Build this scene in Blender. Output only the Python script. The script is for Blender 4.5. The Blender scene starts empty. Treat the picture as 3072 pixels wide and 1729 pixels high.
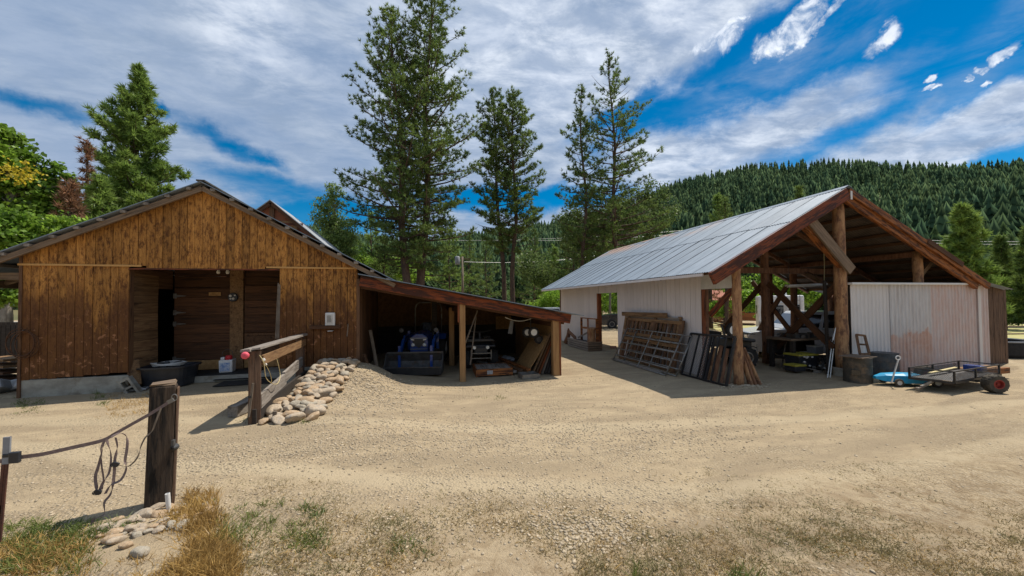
import bpy, math, random
import numpy as np
from mathutils import Matrix, Vector
random.seed(7); rng = np.random.default_rng(7)
R = math.radians
SC = bpy.context.scene
COL = SC.collection

# ------------------------------------------------------------------ camera
FOC, YAW, PIT, ROL, CH = 1110.0, R(14.35), .022, .010, 1.8
zz = Vector((0, 0, 1))
F0 = Vector((math.sin(YAW), math.cos(YAW), 0)); R0 = Vector((math.cos(YAW), -math.sin(YAW), 0))
CF = math.cos(PIT)*F0 + math.sin(PIT)*zz; U1 = -math.sin(PIT)*F0 + math.cos(PIT)*zz
CR = math.cos(ROL)*R0 - math.sin(ROL)*U1; CU = math.cos(ROL)*U1 + math.sin(ROL)*R0
cam = bpy.data.cameras.new('camera'); co = bpy.data.objects.new('camera', cam); COL.objects.link(co)
m = Matrix((CR, CU, -CF)).transposed().to_4x4(); m.translation = (0, 0, CH); co.matrix_world = m
cam.sensor_width = 36; cam.lens = 36*FOC/3072; cam.shift_y = 18/3072
cam.clip_start = .05; cam.clip_end = 4000
SC.camera = co
# survey helpers: photo pixel -> place on a level / wall of known position
def _ray(px, py): return CF + (px-1536)/FOC*CR - (py-882)/FOC*CU
def oz(px, py, z=0): r = _ray(px, py); return Vector((0, 0, CH)) + r*((z-CH)/r.z)
def oy(px, py, y): r = _ray(px, py); return Vector((0, 0, CH)) + r*(y/r.y)
def ox(px, py, x): r = _ray(px, py); return Vector((0, 0, CH)) + r*(x/r.x)
def od(px, py, d):
    r = _ray(px, py); return Vector((0, 0, CH)) + r*(d/math.hypot(r.x, r.y))
def sst(a, b, x):
    t = min(1, max(0, (x-a)/(b-a))); return t*t*(3-2*t)
def gz(x, y):
    far = sst(13, 24, y)
    z = -.22*sst(-1.6, 1.3, x) if y > 7 else -.22*sst(-1.6, 1.3+(7-y)*.5, x)
    s = sst(9, 12.5, x)*sst(.82, 1.05, x/max(y, 1))
    z += -(.40*sst(9.3, 12.5, y) + .45*far)*s
    z += -.2*sst(14, 35, y)*(1-s)
    if -2.45 < x < .6 and 6.4 < y < 9.75:      # bank of stones and gravel against the barn corner
        g = 1 - sst(-1.55, -.15, x)
        z += .43*sst(6.3, 9.9, y)*g*sst(-2.45, -2.3, x)*(1 if y < 9.6 else (9.75-y)/.15) + (.10*sst(-1.5, -.8, x)*g*sst(7, 9, y) if y < 9.6 else 0)
    z += .018*math.sin(x*1.7+y*.6)*math.sin(y*1.3-x*.4) * (1 if y < 9 else .5)
    return z

# ------------------------------------------------------------------ object helpers
def tag(o, label=None, cat=None, group=None, kind=None):
    if label: o['label'] = label
    if cat: o['category'] = cat
    if group: o['group'] = group
    if kind: o['kind'] = kind
    return o
def T(name, label, cat, loc=(0, 0, 0), rz=0, group=None, tilt=None):
    o = bpy.data.objects.new(name, None); COL.objects.link(o); o.empty_display_size = .2
    o.rotation_mode = 'XYZ'; o.location = loc; o.rotation_euler = (tilt[0] if tilt else 0, tilt[1] if tilt else 0, rz)
    return tag(o, label, cat, group)
def rootmat(o):
    m = Matrix.Identity(4)
    while o is not None:
        m = Matrix.LocRotScale(o.location, o.rotation_euler, o.scale) @ m; o = o.parent
    return m
def AXQ(a): return Vector((0, 0, 1)).rotation_difference(Vector(a).normalized())
def lerp(a, b, t): return a+(b-a)*t
class MB:
    def __init__(s): s.v = []; s.f = []; s.c = []
    def add(s, vs, fs):
        n = len(s.v); s.v.extend([tuple(v) for v in vs]); s.f.extend([tuple(i+n for i in f) for f in fs]); return s
    def bx(s, x0, x1, y0, y1, z0, z1):
        return s.add([(x0,y0,z0),(x1,y0,z0),(x1,y1,z0),(x0,y1,z0),(x0,y0,z1),(x1,y0,z1),(x1,y1,z1),(x0,y1,z1)],
            [(0,3,2,1),(4,5,6,7),(0,1,5,4),(1,2,6,5),(2,3,7,6),(3,0,4,7)])
    def rbox(s, c, size, rot=(0, 0, 0), taper=1):
        from mathutils import Euler
        M = Euler(rot).to_matrix(); c = Vector(c); hx, hy, hz = [a/2 for a in size]; P = []
        for z in (-1, 1):
            k = taper if z > 0 else 1
            for x, y in ((-1,-1),(1,-1),(1,1),(-1,1)): P.append(c + M @ Vector((x*hx*k, y*hy*k, z*hz)))
        return s.add(P, [(0,3,2,1),(4,5,6,7),(0,1,5,4),(1,2,6,5),(2,3,7,6),(3,0,4,7)])
    def bar(s, p, q, w, h, up=(0, 0, 1)):
        p, q = Vector(p), Vector(q); d = (q-p).normalized(); up = Vector(up)
        if abs(d.dot(up)) > .98: up = Vector((0, 1, 0)) if abs(d.y) < .9 else Vector((1, 0, 0))
        a = d.cross(up).normalized()*w/2; b = a.cross(d).normalized()*h/2
        P = [p-a-b, p+a-b, p+a+b, p-a+b, q-a-b, q+a-b, q+a+b, q-a+b]
        return s.add(P, [(0,3,2,1),(4,5,6,7),(0,1,5,4),(1,2,6,5),(2,3,7,6),(3,0,4,7)])
    def tube(s, pts, r, n=8, closed=False, caps=True, flat=None):
        pts = [Vector(p) for p in pts]; m = len(pts); rr = r if isinstance(r, (list, tuple)) else [r]*m
        base = len(s.v); a = None
        for i, p in enumerate(pts):
            if closed: d = pts[(i+1) % m]-pts[i-1]
            else: d = pts[min(i+1, m-1)]-pts[max(i-1, 0)]
            if d.length < 1e-9: d = Vector((0, 0, 1))
            d.normalize()
            if a is None:
                a = d.cross(Vector((0, 0, 1)) if abs(d.z) < .9 else Vector((1, 0, 0)))
            a = (a - d*a.dot(d)).normalized(); b = d.cross(a)
            for k in range(n):
                t = 2*math.pi*k/n
                s.v.append(tuple(p + (a*math.cos(t) + b*math.sin(t)*(flat or 1))*rr[i]))
        for i in range(m if closed else m-1):
            j = (i+1) % m
            for k in range(n):
                k2 = (k+1) % n
                s.f.append((base+i*n+k, base+i*n+k2, base+j*n+k2, base+j*n+k))
        if caps and not closed:
            s.f.append(tuple(base+k for k in range(n))[::-1]); s.f.append(tuple(base+(m-1)*n+k for k in range(n)))
        return s
    def lathe(s, prof, c=(0, 0, 0), axis='z', n=20, caps=True):
        base = len(s.v); c = Vector(c)
        for r, h in prof:
            for k in range(n):
                t = 2*math.pi*k/n; x, y = r*math.cos(t), r*math.sin(t)
                v = {'z': (x, y, h), 'x': (h, x, y), 'y': (y, h, x)}[axis] if isinstance(axis, str) else AXQ(axis) @ Vector((x, y, h))
                s.v.append(tuple(c+Vector(v)))
        for i in range(len(prof)-1):
            for k in range(n):
                k2 = (k+1) % n; s.f.append((base+i*n+k, base+i*n+k2, base+(i+1)*n+k2, base+(i+1)*n+k))
        if caps: s.f.append(tuple(base+k for k in range(n))[::-1]); s.f.append(tuple(base+(len(prof)-1)*n+k for k in range(n)))
        return s
    def prism(s, poly, a, b, axis='y'):
        n = len(poly); P = []
        for h in (a, b):
            for u, w in poly:
                P.append({'y': (u, h, w), 'x': (h, u, w), 'z': (u, w, h)}[axis])
        return s.add(P, [tuple(range(n)), tuple(range(2*n-1, n-1, -1))] + [(i, n+i, n+(i+1) % n, (i+1) % n) for i in range(n)])
    def build(s, name, mat, parent=None, w=False, smooth=False, bevel=0, label=None, warp=0):
        vs = s.v
        if w and parent is not None:
            inv = rootmat(parent).inverted(); vs = [tuple(inv @ Vector(v)) for v in vs]
        if warp: vs = [(x+random.uniform(-warp, warp), y+random.uniform(-warp, warp), z+random.uniform(-warp, warp)) for x, y, z in vs]
        me = bpy.data.meshes.new(name); me.from_pydata(vs, [], s.f); me.update()
        ms = mat if isinstance(mat, (list, tuple)) else [mat]
        for q in ms: me.materials.append(q)
        import bmesh
        b = bmesh.new(); b.from_mesh(me); bmesh.ops.recalc_face_normals(b, faces=b.faces); b.to_mesh(me); b.free()
        if smooth: me.polygons.foreach_set('use_smooth', [True]*len(me.polygons))
        o = bpy.data.objects.new(name, me); COL.objects.link(o); o.parent = parent
        if bevel:
            bm = o.modifiers.new('bevel', 'BEVEL'); bm.width = bevel; bm.segments = 2; bm.limit_method = 'ANGLE'; bm.angle_limit = R(40)
        if label: o['label'] = label
        return o
def beam(p, q, w, h, name, mat, parent, bevel=0):
    """squared timber as an object of its own whose local x runs along the grain"""
    p, q = Vector(p), Vector(q); d = (q-p); L = d.length; d.normalize(); up = Vector((0, 0, 1)) if abs(d.z) < .98 else Vector((0, 1, 0))
    a = d.cross(up).normalized(); b = a.cross(d).normalized()
    o = MB().bx(0, L, -w/2, w/2, -h/2, h/2).build(name, mat, parent, bevel=bevel)
    m = Matrix((d, a, b)).transposed()
    if m.determinant() < 0: m = Matrix((d, -a, b)).transposed()
    m = m.to_4x4(); m.translation = p; m = rootmat(parent).inverted() @ m; loc, rot, sc = m.decompose(); o.location = loc; o.rotation_euler = rot.to_euler(); return o
def npmesh(name, V, Fc, mat, parent=None, smooth=False):
    """V (n,3), Fc (m,k) arrays"""
    me = bpy.data.meshes.new(name); V = np.asarray(V, np.float32); Fc = np.asarray(Fc, np.int32)
    me.vertices.add(len(V)); me.vertices.foreach_set('co', V.ravel())
    k = Fc.shape[1]; me.loops.add(Fc.size); me.loops.foreach_set('vertex_index', Fc.ravel())
    me.polygons.add(len(Fc)); me.polygons.foreach_set('loop_start', np.arange(0, Fc.size, k, dtype=np.int32))
    me.update(calc_edges=True)
    if smooth: me.polygons.foreach_set('use_smooth', [True]*len(Fc))
    me.materials.append(mat)
    o = bpy.data.objects.new(name, me); COL.objects.link(o); o.parent = parent
    return o
def dup(root, loc=None, rz=None, label=None):
    def rec(o, par):
        c = o.copy(); COL.objects.link(c); c.parent = par
        for ch in [x for x in o.children]: rec(ch, c)
        return c
    r = rec(root, root.parent)
    if loc is not None: r.location = loc
    if rz is not None: r.rotation_euler = (r.rotation_euler[0], r.rotation_euler[1], rz)
    if label: r['label'] = label
    return r

# ------------------------------------------------------------------ materials
def nt(m): return m.node_tree.nodes, m.node_tree.links
def rgba(c): return (c[0], c[1], c[2], 1)
def newmat(name):
    m = bpy.data.materials.new(name); m.use_nodes = True; return m
def N(n, t, **k):
    x = n.new(t)
    for a, b in k.items(): setattr(x, a, b)
    return x
def mixc(n, l, fac, a, b, mode='MIX'):
    x = N(n, 'ShaderNodeMix', data_type='RGBA', blend_type=mode); x.clamp_factor = True
    for s, v in ((x.inputs[0], fac), (x.inputs[6], a), (x.inputs[7], b)):
        if hasattr(v, 'links') or hasattr(v, 'is_linked'): l.new(v, s)
        elif isinstance(v, (int, float)): s.default_value = v
        else: s.default_value = rgba(v)
    return x.outputs[2]
def mth(n, l, op, a, b=None, c=None, clamp=False):
    x = N(n, 'ShaderNodeMath', operation=op); x.use_clamp = clamp
    for i, v in enumerate((a, b, c)):
        if v is None: continue
        if isinstance(v, (int, float)): x.inputs[i].default_value = v
        else: l.new(v, x.inputs[i])
    return x.outputs[0]
def mapr(n, l, v, a, b, c=0, d=1, smooth=True):
    x = N(n, 'ShaderNodeMapRange'); x.interpolation_type = 'SMOOTHSTEP' if smooth else 'LINEAR'
    l.new(v, x.inputs[0])
    for i, q in enumerate((a, b, c, d)): x.inputs[i+1].default_value = q
    return x.outputs[0]
def coords(n, l, scale=(1, 1, 1), src='Object', loc=(0, 0, 0), rot=(0, 0, 0)):
    t = N(n, 'ShaderNodeTexCoord'); mp = N(n, 'ShaderNodeMapping'); mp.inputs['Scale'].default_value = scale
    mp.inputs['Location'].default_value = loc; mp.inputs['Rotation'].default_value = rot
    l.new(t.outputs[src], mp.inputs[0]); return mp.outputs[0]
def noise(n, l, vec, sc, det=6, rough=.6, dist=0, out=0):
    x = N(n, 'ShaderNodeTexNoise'); x.inputs['Scale'].default_value = sc; x.inputs['Detail'].default_value = det
    x.inputs['Roughness'].default_value = rough; x.inputs['Distortion'].default_value = dist; l.new(vec, x.inputs['Vector'])
    return x.outputs[out]
def bump(n, l, h, bsdf, st=.3, dist=.02):
    b = N(n, 'ShaderNodeBump'); b.inputs['Strength'].default_value = st; b.inputs['Distance'].default_value = dist
    l.new(h, b.inputs['Height']); l.new(b.outputs[0], bsdf.inputs['Normal'])
def M_(name, a, b, scale=4, stretch=(1, 1, 1), rough=.7, metal=0, bst=.25, isl=.25, dirt=None, dirtsc=1.5, dlo=.5, dhi=.7, spec=.3, bd=.01, coat=0, dist=.0):
    """two-colour weathered surface; isl = brightness spread between separate boards"""
    m = newmat(name); n, l = nt(m); bs = n['Principled BSDF']
    v = coords(n, l, stretch); f = noise(n, l, v, scale, 8, .65, dist)
    c = mixc(n, l, mapr(n, l, f, .32, .68), a, b)
    if dirt:
        v2 = coords(n, l, tuple(.5+.5*s for s in stretch) if stretch != (1, 1, 1) else (1, 1, 1), loc=(3, 7, 1))
        g = noise(n, l, v2, dirtsc, 8, .7); c = mixc(n, l, mapr(n, l, g, dlo, dhi), c, dirt)
    if isl:
        ge = N(n, 'ShaderNodeNewGeometry'); k = mapr(n, l, ge.outputs['Random Per Island'], 0, 1, 1-isl, 1+isl*.6, False)
        hs = N(n, 'ShaderNodeHueSaturation'); l.new(c, hs.inputs['Color']); l.new(k, hs.inputs['Value']); c = hs.outputs[0]
    l.new(c, bs.inputs['Base Color']); bs.inputs['Roughness'].default_value = rough; bs.inputs['Metallic'].default_value = metal
    bs.inputs['Specular IOR Level'].default_value = spec
    if coat: bs.inputs['Coat Weight'].default_value = coat; bs.inputs['Coat Roughness'].default_value = .08
    if bst: bump(n, l, f, bs, bst, bd)
    return m
GX = (.6, 12, 12); GY = (12, .6, 12); GZ = (12, 12, .6)       # grain along x, y, z
def siding_mat():
    """warm stained boards, mould and splash staining low down, pale scuffs"""
    m = newmat('barn_siding_wood'); n, l = nt(m); bs = n['Principled BSDF']
    v = coords(n, l, (14, 14, .7)); v1 = coords(n, l, (1, 1, .6)); ge = N(n, 'ShaderNodeNewGeometry')
    grain = noise(n, l, v, 2.2, 8, .7, .3); blotch = noise(n, l, coords(n, l, (1.6, 1.6, .55)), 13, 8, .78, .3)
    c = mixc(n, l, mapr(n, l, grain, .3, .7), (.36, .155, .032), (.58, .28, .072))
    c = mixc(n, l, mapr(n, l, blotch, .44, .62), c, (.13, .048, .013))
    isl = ge.outputs['Random Per Island']
    hs = N(n, 'ShaderNodeHueSaturation'); l.new(c, hs.inputs['Color'])
    l.new(mapr(n, l, isl, 0, 1, .68, 1.28, False), hs.inputs['Value']); c = hs.outputs[0]
    sp = N(n, 'ShaderNodeSeparateXYZ'); l.new(ge.outputs['Position'], sp.inputs[0])
    low = mapr(n, l, sp.outputs[2], 2.5, .5, 0, 1, False)
    st = noise(n, l, coords(n, l, (3, 3, .7), loc=(4, 2, 9)), 1.2, 8, .7, .5)
    fac = mth(n, l, 'ADD', mth(n, l, 'MULTIPLY', low, .38), mth(n, l, 'ADD', st, mth(n, l, 'MULTIPLY', isl, .20)))
    fac = mapr(n, l, fac, .57, .77)
    lowonly = mapr(n, l, sp.outputs[2], 2.55, 1.7, .2, .86)
    c = mixc(n, l, mth(n, l, 'MULTIPLY', fac, lowonly), c, (.088, .034, .013))
    sc = noise(n, l, coords(n, l, (1, 1, 1), loc=(8, 1, 3)), 9, 6, .6, 1.0)
    c = mixc(n, l, mth(n, l, 'MULTIPLY', mapr(n, l, sc, .57, .68), mapr(n, l, sp.outputs[2], 2.1, .9, .1, .8)), c, (.42, .20, .10))
    fine = noise(n, l, coords(n, l, (60, 60, 8)), 3, 4, .7)
    c = mixc(n, l, mapr(n, l, fine, .55, .75), c, (.07, .028, .01)); 
    l.new(c, bs.inputs['Base Color']); bs.inputs['Roughness'].default_value = .75; bs.inputs['Specular IOR Level'].default_value = .25
    bump(n, l, grain, bs, .5, .012); return m
def leafm(name, a, b, tr=.4, sc=.8, rnd=.35):
    m = newmat(name); n, l = nt(m); n.remove(n['Principled BSDF'])
    ge = N(n, 'ShaderNodeNewGeometry'); f = noise(n, l, coords(n, l), sc, 3, .6)
    c = mixc(n, l, mapr(n, l, f, .35, .65), a, b)
    hs = N(n, 'ShaderNodeHueSaturation'); l.new(c, hs.inputs['Color']); l.new(mapr(n, l, ge.outputs['Random Per Island'], 0, 1, 1-rnd, 1+rnd, False), hs.inputs['Value'])
    d = N(n, 'ShaderNodeBsdfDiffuse'); t = N(n, 'ShaderNodeBsdfTranslucent'); g = N(n, 'ShaderNodeBsdfGlossy'); g.inputs['Roughness'].default_value = .45
    far = 'far' in name or 'mid' in name
    l.new(hs.outputs[0], d.inputs[0]); l.new(hs.outputs[0], t.inputs[0]); g.inputs[0].default_value = (.5, .5, .5, 1)
    mx = N(n, 'ShaderNodeMixShader'); mx.inputs[0].default_value = tr; l.new(d.outputs[0], mx.inputs[1]); l.new(t.outputs[0], mx.inputs[2])
    m2 = N(n, 'ShaderNodeMixShader'); m2.inputs[0].default_value = 0.0 if far else .04; l.new(mx.outputs[0], m2.inputs[1]); l.new(g.outputs[0], m2.inputs[2])
    l.new(m2.outputs[0], n['Material Output'].inputs[0]); return m
TA = (.0279, -.3126, 4.03); TB = (.0078, -.2254, 6.03)
def ground_mat():
    m = newmat('dirt_ground'); n, l = nt(m); bs = n['Principled BSDF']
    v = coords(n, l); ge = N(n, 'ShaderNodeNewGeometry'); sp = N(n, 'ShaderNodeSeparateXYZ'); l.new(ge.outputs['Position'], sp.inputs[0])
    big = noise(n, l, coords(n, l, (.45, 1.6, 1), rot=(0, 0, -.12)), .8, 5, .6, .5); mid = noise(n, l, coords(n, l, (1, 2.4, 1), rot=(0, 0, .25)), 1.6, 7, .7, .4); fine = noise(n, l, v, 22, 8, .75)
    c = mixc(n, l, mapr(n, l, mid, .3, .7), (.45, .355, .228), (.35, .272, .178))
    c = mixc(n, l, mth(n, l, 'MULTIPLY', mapr(n, l, big, .46, .60), .75), c, (.30, .235, .155))
    vo = N(n, 'ShaderNodeTexVoronoi'); vo.inputs['Scale'].default_value = 34; vo.inputs['Randomness'].default_value = 1; l.new(v, vo.inputs['Vector'])
    vo2 = N(n, 'ShaderNodeTexVoronoi'); vo2.inputs['Scale'].default_value = 85; l.new(v, vo2.inputs['Vector'])
    grav = mapr(n, l, noise(n, l, coords(n, l, (.7, 1.5, 1), loc=(9, 3, 0)), .9, 6, .7, .5), .45, .58)
    peb = mapr(n, l, vo.outputs['Distance'], .42, .22); bright = N(n, 'ShaderNodeSeparateColor'); l.new(vo.outputs['Color'], bright.inputs[0])
    pc = mixc(n, l, bright.outputs[0], (.27, .21, .145), (.60, .50, .36))
    c = mixc(n, l, mth(n, l, 'MULTIPLY', mth(n, l, 'MULTIPLY', peb, grav), .8), c, pc)
    c = mixc(n, l, mapr(n, l, fine, .55, .72), c, (.21, .155, .10))
    # vehicle tracks: packed paler strips curving across the yard
    def track(a, b_, k, w):
        yy = mth(n, l, 'ADD', mth(n, l, 'ADD', mth(n, l, 'MULTIPLY', mth(n, l, 'MULTIPLY', sp.outputs[0], sp.outputs[0]), a), mth(n, l, 'MULTIPLY', sp.outputs[0], b_)), k)
        d = mth(n, l, 'ABSOLUTE', mth(n, l, 'SUBTRACT', mth(n, l, 'ADD', sp.outputs[1], mth(n, l, 'MULTIPLY', mth(n, l, 'SUBTRACT', big, .5), .5)), yy)); return mapr(n, l, d, w, w*.35)
    tk_ = mth(n, l, 'MAXIMUM', track(TA[0], TA[1], TA[2], .26), track(TB[0], TB[1], TB[2], .30))
    c = mixc(n, l, mth(n, l, 'MULTIPLY', tk_, .62), c, (.475, .385, .255))
    # foreground weedy belt: dried brown litter
    wy = mapr(n, l, mth(n, l, 'ADD', sp.outputs[1], mth(n, l, 'MULTIPLY', mid, 1.6)), 4.6, 3.2)
    lit = mapr(n, l, noise(n, l, coords(n, l, (1, 1, 1), loc=(1, 5, 0)), 5, 9, .8, .8), .44, .60)
    c = mixc(n, l, mth(n, l, 'MULTIPLY', mth(n, l, 'MULTIPLY', wy, lit), .62), c, (.19, .125, .065))
    l.new(c, bs.inputs['Base Color']); bs.inputs['Roughness'].default_value = .95; bs.inputs['Specular IOR Level'].default_value = .1
    h = mth(n, l, 'ADD', mth(n, l, 'MULTIPLY', mth(n, l, 'MULTIPLY', vo.outputs['Distance'], -1.2), mth(n, l, 'ADD', grav, .15)), mth(n, l, 'ADD', mth(n, l, 'MULTIPLY', fine, .9), mth(n, l, 'ADD', mth(n, l, 'MULTIPLY', mid, 1.2), mth(n, l, 'MULTIPLY', vo2.outputs['Distance'], -.3))))
    bump(n, l, h, bs, .75, .03); return m

MT = {}
def mt(k, *a, **kw): MT[k] = M_(k, *a, **kw); return MT[k]
MT['siding'] = siding_mat(); MT['ground'] = ground_mat()
mt('red_beam', (.30, .075, .020), (.15, .034, .012), 3, GX, .6, isl=.2, dirt=(.06, .02, .012), dirtsc=3.2, dlo=.44, dhi=.56, bst=.4)
mt('red_beam_z', (.30, .09, .03), (.17, .05, .018), 3, GZ, .6, isl=.2, dirt=(.07, .025, .014), dirtsc=2, bst=.4)
mt('orange_beam', (.42, .155, .04), (.22, .07, .02), 3, GX, .6, isl=.2, dirt=(.07, .025, .012), dirtsc=3.5, dlo=.46, dhi=.58, bst=.4)
mt('old_grey_x', (.27, .19, .125), (.15, .105, .07), 3, GX, .8, isl=.25, dirt=(.07, .05, .035), bst=.5)
mt('old_grey_y', (.34, .30, .26), (.20, .17, .14), 3, GY, .8, isl=.25, dirt=(.08, .06, .045), bst=.5)
mt('old_grey_z', (.26, .21, .16), (.15, .115, .085), 3, GZ, .8, isl=.25, dirt=(.07, .05, .035), bst=.5)
mt('brown_x', (.13, .058, .026), (.065, .03, .015), 3, GX, .75, isl=.4, dirt=(.03, .016, .010), dirtsc=2, bst=.4)
mt('brown_y', (.17, .09, .045), (.09, .045, .022), 3, GY, .75, isl=.4, dirt=(.03, .016, .010), dirtsc=2, bst=.4)
mt('brown_z', (.19, .10, .05), (.11, .055, .028), 3, GZ, .75, isl=.4, dirt=(.035, .018, .010), dirtsc=2, bst=.4)
mt('post_wood', (.42, .24, .10), (.28, .15, .06), 3, GZ, .75, isl=.1, dirt=(.12, .06, .03), dirtsc=3, dlo=.55, dhi=.75, bst=.4)
mt('tan_planks', (.30, .18, .085), (.17, .09, .042), 3, GY, .8, isl=.3, dirt=(.06, .03, .016), bst=.4)
mt('log', (.47, .27, .13), (.25, .12, .06), 3.4, (4, 4, 1.1), .7, isl=0, dirt=(.15, .075, .045), dirtsc=2.6, dlo=.50, dhi=.62, bst=.8, bd=.03)
mt('log_dark', (.26, .13, .07), (.16, .075, .04), 3, (5, 5, 1.2), .7, isl=0, dirt=(.07, .035, .025), dirtsc=4, bst=.7, bd=.03)
mt('tie', (.10, .068, .045), (.045, .032, .024), 3, GZ, .85, isl=0, dirt=(.015, .012, .010), dirtsc=2, dlo=.48, dhi=.62, bst=1.0, bd=.03)
mt('tie_brown', (.20, .12, .075), (.10, .06, .04), 3, GZ, .85, isl=0, dirt=(.04, .026, .018), dirtsc=3, bst=1.0, bd=.03)
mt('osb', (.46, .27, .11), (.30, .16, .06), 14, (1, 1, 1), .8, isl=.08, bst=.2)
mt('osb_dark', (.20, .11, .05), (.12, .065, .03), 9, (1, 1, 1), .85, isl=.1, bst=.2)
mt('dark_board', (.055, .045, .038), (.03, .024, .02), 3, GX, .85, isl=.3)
mt('concrete', (.40, .38, .32), (.26, .24, .20), 3, (1, 1, 1.5), .9, isl=0, dirt=(.20, .165, .12), dirtsc=2.2, bst=.5)
mt('white_siding', (.70, .635, .60), (.62, .56, .53), 3, GZ, .6, isl=.07, dirt=(.52, .45, .41), dirtsc=1.8, dlo=.58, dhi=.8, bst=.15)
mt('white_metal', (.72, .68, .65), (.64, .60, .57), 2, GZ, .5, isl=.05, dirt=(.50, .44, .40), dirtsc=2, dlo=.6, dhi=.8, bst=.1)
mt('worn_metal', (.62, .60, .585), (.52, .47, .455), 2.5, (6, 6, 1), .5, isl=.05, dirt=(.50, .36, .32), dirtsc=2.4, dlo=.5, dhi=.68, bst=.1)
mt('rust_panel', (.52, .27, .19), (.43, .22, .155), 3, (6, 6, 1), .6, isl=.05, dirt=(.54, .37, .32), dirtsc=3.5, dlo=.5, dhi=.7, bst=.1)
mt('pink_panel', (.62, .48, .43), (.56, .41, .36), 3, (7, 7, .8), .6, isl=.05, dirt=(.60, .52, .49), dirtsc=3, dlo=.42, dhi=.62, bst=.1)
mt('trim_new', (.62, .36, .13), (.50, .27, .09), 3, GX, .7, isl=0)
mt('black_metal', (.018, .018, .020), (.03, .03, .032), 8, rough=.45, metal=.3, isl=0, spec=.5, bst=.05)
mt('gal_tube', (.30, .29, .27), (.19, .18, .165), 6, rough=.45, metal=.6, isl=.1, dirt=(.16, .10, .06), dirtsc=5, bst=.1)
mt('gun_metal', (.12, .12, .12), (.07, .07, .07), 6, rough=.5, metal=.5, isl=.1, dirt=(.10, .06, .04), dirtsc=6)
mt('rubber', (.022, .021, .020), (.035, .032, .03), 12, rough=.8, isl=0, bst=.3)
mt('mud_rubber', (.05, .044, .036), (.10, .085, .065), 9, rough=.9, isl=0, bst=.3)
mt('black_plastic', (.018, .020, .026), (.03, .032, .038), 8, rough=.4, isl=0, spec=.5, bst=.05)
mt('blue_paint', (.012, .06, .28), (.010, .045, .20), 4, rough=.3, isl=0, spec=.5, bst=0, coat=.5)
mt('cyan_plastic', (.02, .30, .55), (.03, .36, .62), 3, rough=.4, isl=0, dirt=(.10, .30, .40), dirtsc=4, dlo=.6, dhi=.8, bst=.05)
mt('white_plastic', (.75, .74, .72), (.66, .65, .62), 5, rough=.45, isl=0, bst=.05)
mt('grey_plastic', (.30, .31, .33), (.22, .23, .25), 5, rough=.5, isl=0, bst=.05)
mt('red_plastic', (.62, .035, .04), (.5, .03, .04), 5, rough=.4, isl=0, bst=.05)
mt('pink_plastic', (.8, .12, .16), (.7, .10, .14), 5, rough=.5, isl=0, bst=.05)
mt('yellow_plastic', (.42, .36, .05), (.34, .29, .04), 5, rough=.5, isl=0, bst=.05)
mt('red_rim', (.34, .05, .035), (.22, .03, .025), 5, rough=.5, isl=0, bst=.05)
mt('dark_glass', (.010, .012, .016), (.015, .018, .022), 2, rough=.06, isl=0, spec=.8, bst=0)
mt('lamp_glass', (.85, .86, .82), (.8, .8, .78), 2, rough=.1, isl=0, spec=.8, bst=0)
mt('car_white', (.72, .73, .74), (.68, .69, .70), 2, rough=.3, isl=0, spec=.5, bst=0, coat=.6)
mt('car_dark', (.025, .028, .034), (.02, .022, .028), 2, rough=.2, isl=0, spec=.5, bst=0, coat=.8)
mt('car_grey', (.42, .45, .47), (.38, .41, .43), 2, rough=.3, isl=0, spec=.5, bst=0, coat=.6)
mt('chrome', (.6, .6, .6), (.5, .5, .5), 3, rough=.2, metal=1, isl=0, bst=0)
mt('strap', (.17, .12, .11), (.24, .18, .165), 40, rough=.8, isl=0, bst=.3)
mt('paper', (.55, .53, .50), (.25, .25, .26), 26, (1, 1, 4), .7, isl=0, bst=0)
mt('blue_label', (.14, .25, .50), (.60, .64, .70), 16, rough=.5, isl=0, bst=0)
mt('stone', (.48, .35, .22), (.32, .22, .135), 5, rough=.85, isl=.0, dirt=(.50, .42, .32), dirtsc=3, bst=.5, bd=.02)
mt('stone_pale', (.50, .41, .30), (.34, .265, .19), 6, rough=.85, isl=.0, dirt=(.28, .27, .25), dirtsc=3, bst=.5, bd=.02)
mt('stone_grey', (.44, .39, .31), (.29, .25, .19), 6, rough=.85, isl=.0, dirt=(.36, .30, .22), dirtsc=3, bst=.5, bd=.02)
mt('pebble', (.50, .41, .29), (.36, .29, .20), 3, rough=.9, isl=.3, bst=.3)
mt('bark', (.13, .085, .06), (.06, .042, .034), 3, (4, 4, 1), .9, isl=.1, dirt=(.17, .10, .06), dirtsc=3, bst=1, bd=.05)
mt('bark_pale', (.34, .31, .26), (.20, .17, .14), 3, (4, 4, 1), .9, isl=.1, bst=.6, bd=.03)
mt('roof_dark', (.10, .09, .075), (.06, .055, .045), 3, rough=.7, isl=.2, bst=.3)
mt('cabin_wood', (.36, .13, .06), (.24, .08, .04), 3, GX, .7, isl=.3)
mt('road', (.55, .52, .47), (.46, .43, .38), 2, rough=.9, isl=0)
mt('yellow_cord', (.62, .52, .28), (.55, .45, .22), 3, rough=.6, isl=0, bst=0)
mt('lime_foot', (.30, .27, .22), (.20, .18, .15), 4, rough=.9, isl=0, bst=.5)
mt('drum', (.085, .075, .06), (.05, .045, .035), 5, rough=.7, isl=0, dirt=(.17, .12, .075), dirtsc=3, bst=.3)
mt('drum_grey', (.10, .10, .10), (.06, .06, .06), 5, rough=.6, isl=0, dirt=(.15, .11, .08), dirtsc=3, bst=.3)
mt('cream', (.62, .60, .56), (.52, .50, .46), 4, rough=.6, isl=.1)
mt('mesh_grey', (.42, .42, .42), (.32, .32, .32), 4, rough=.5, isl=0, metal=.3)
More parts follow.
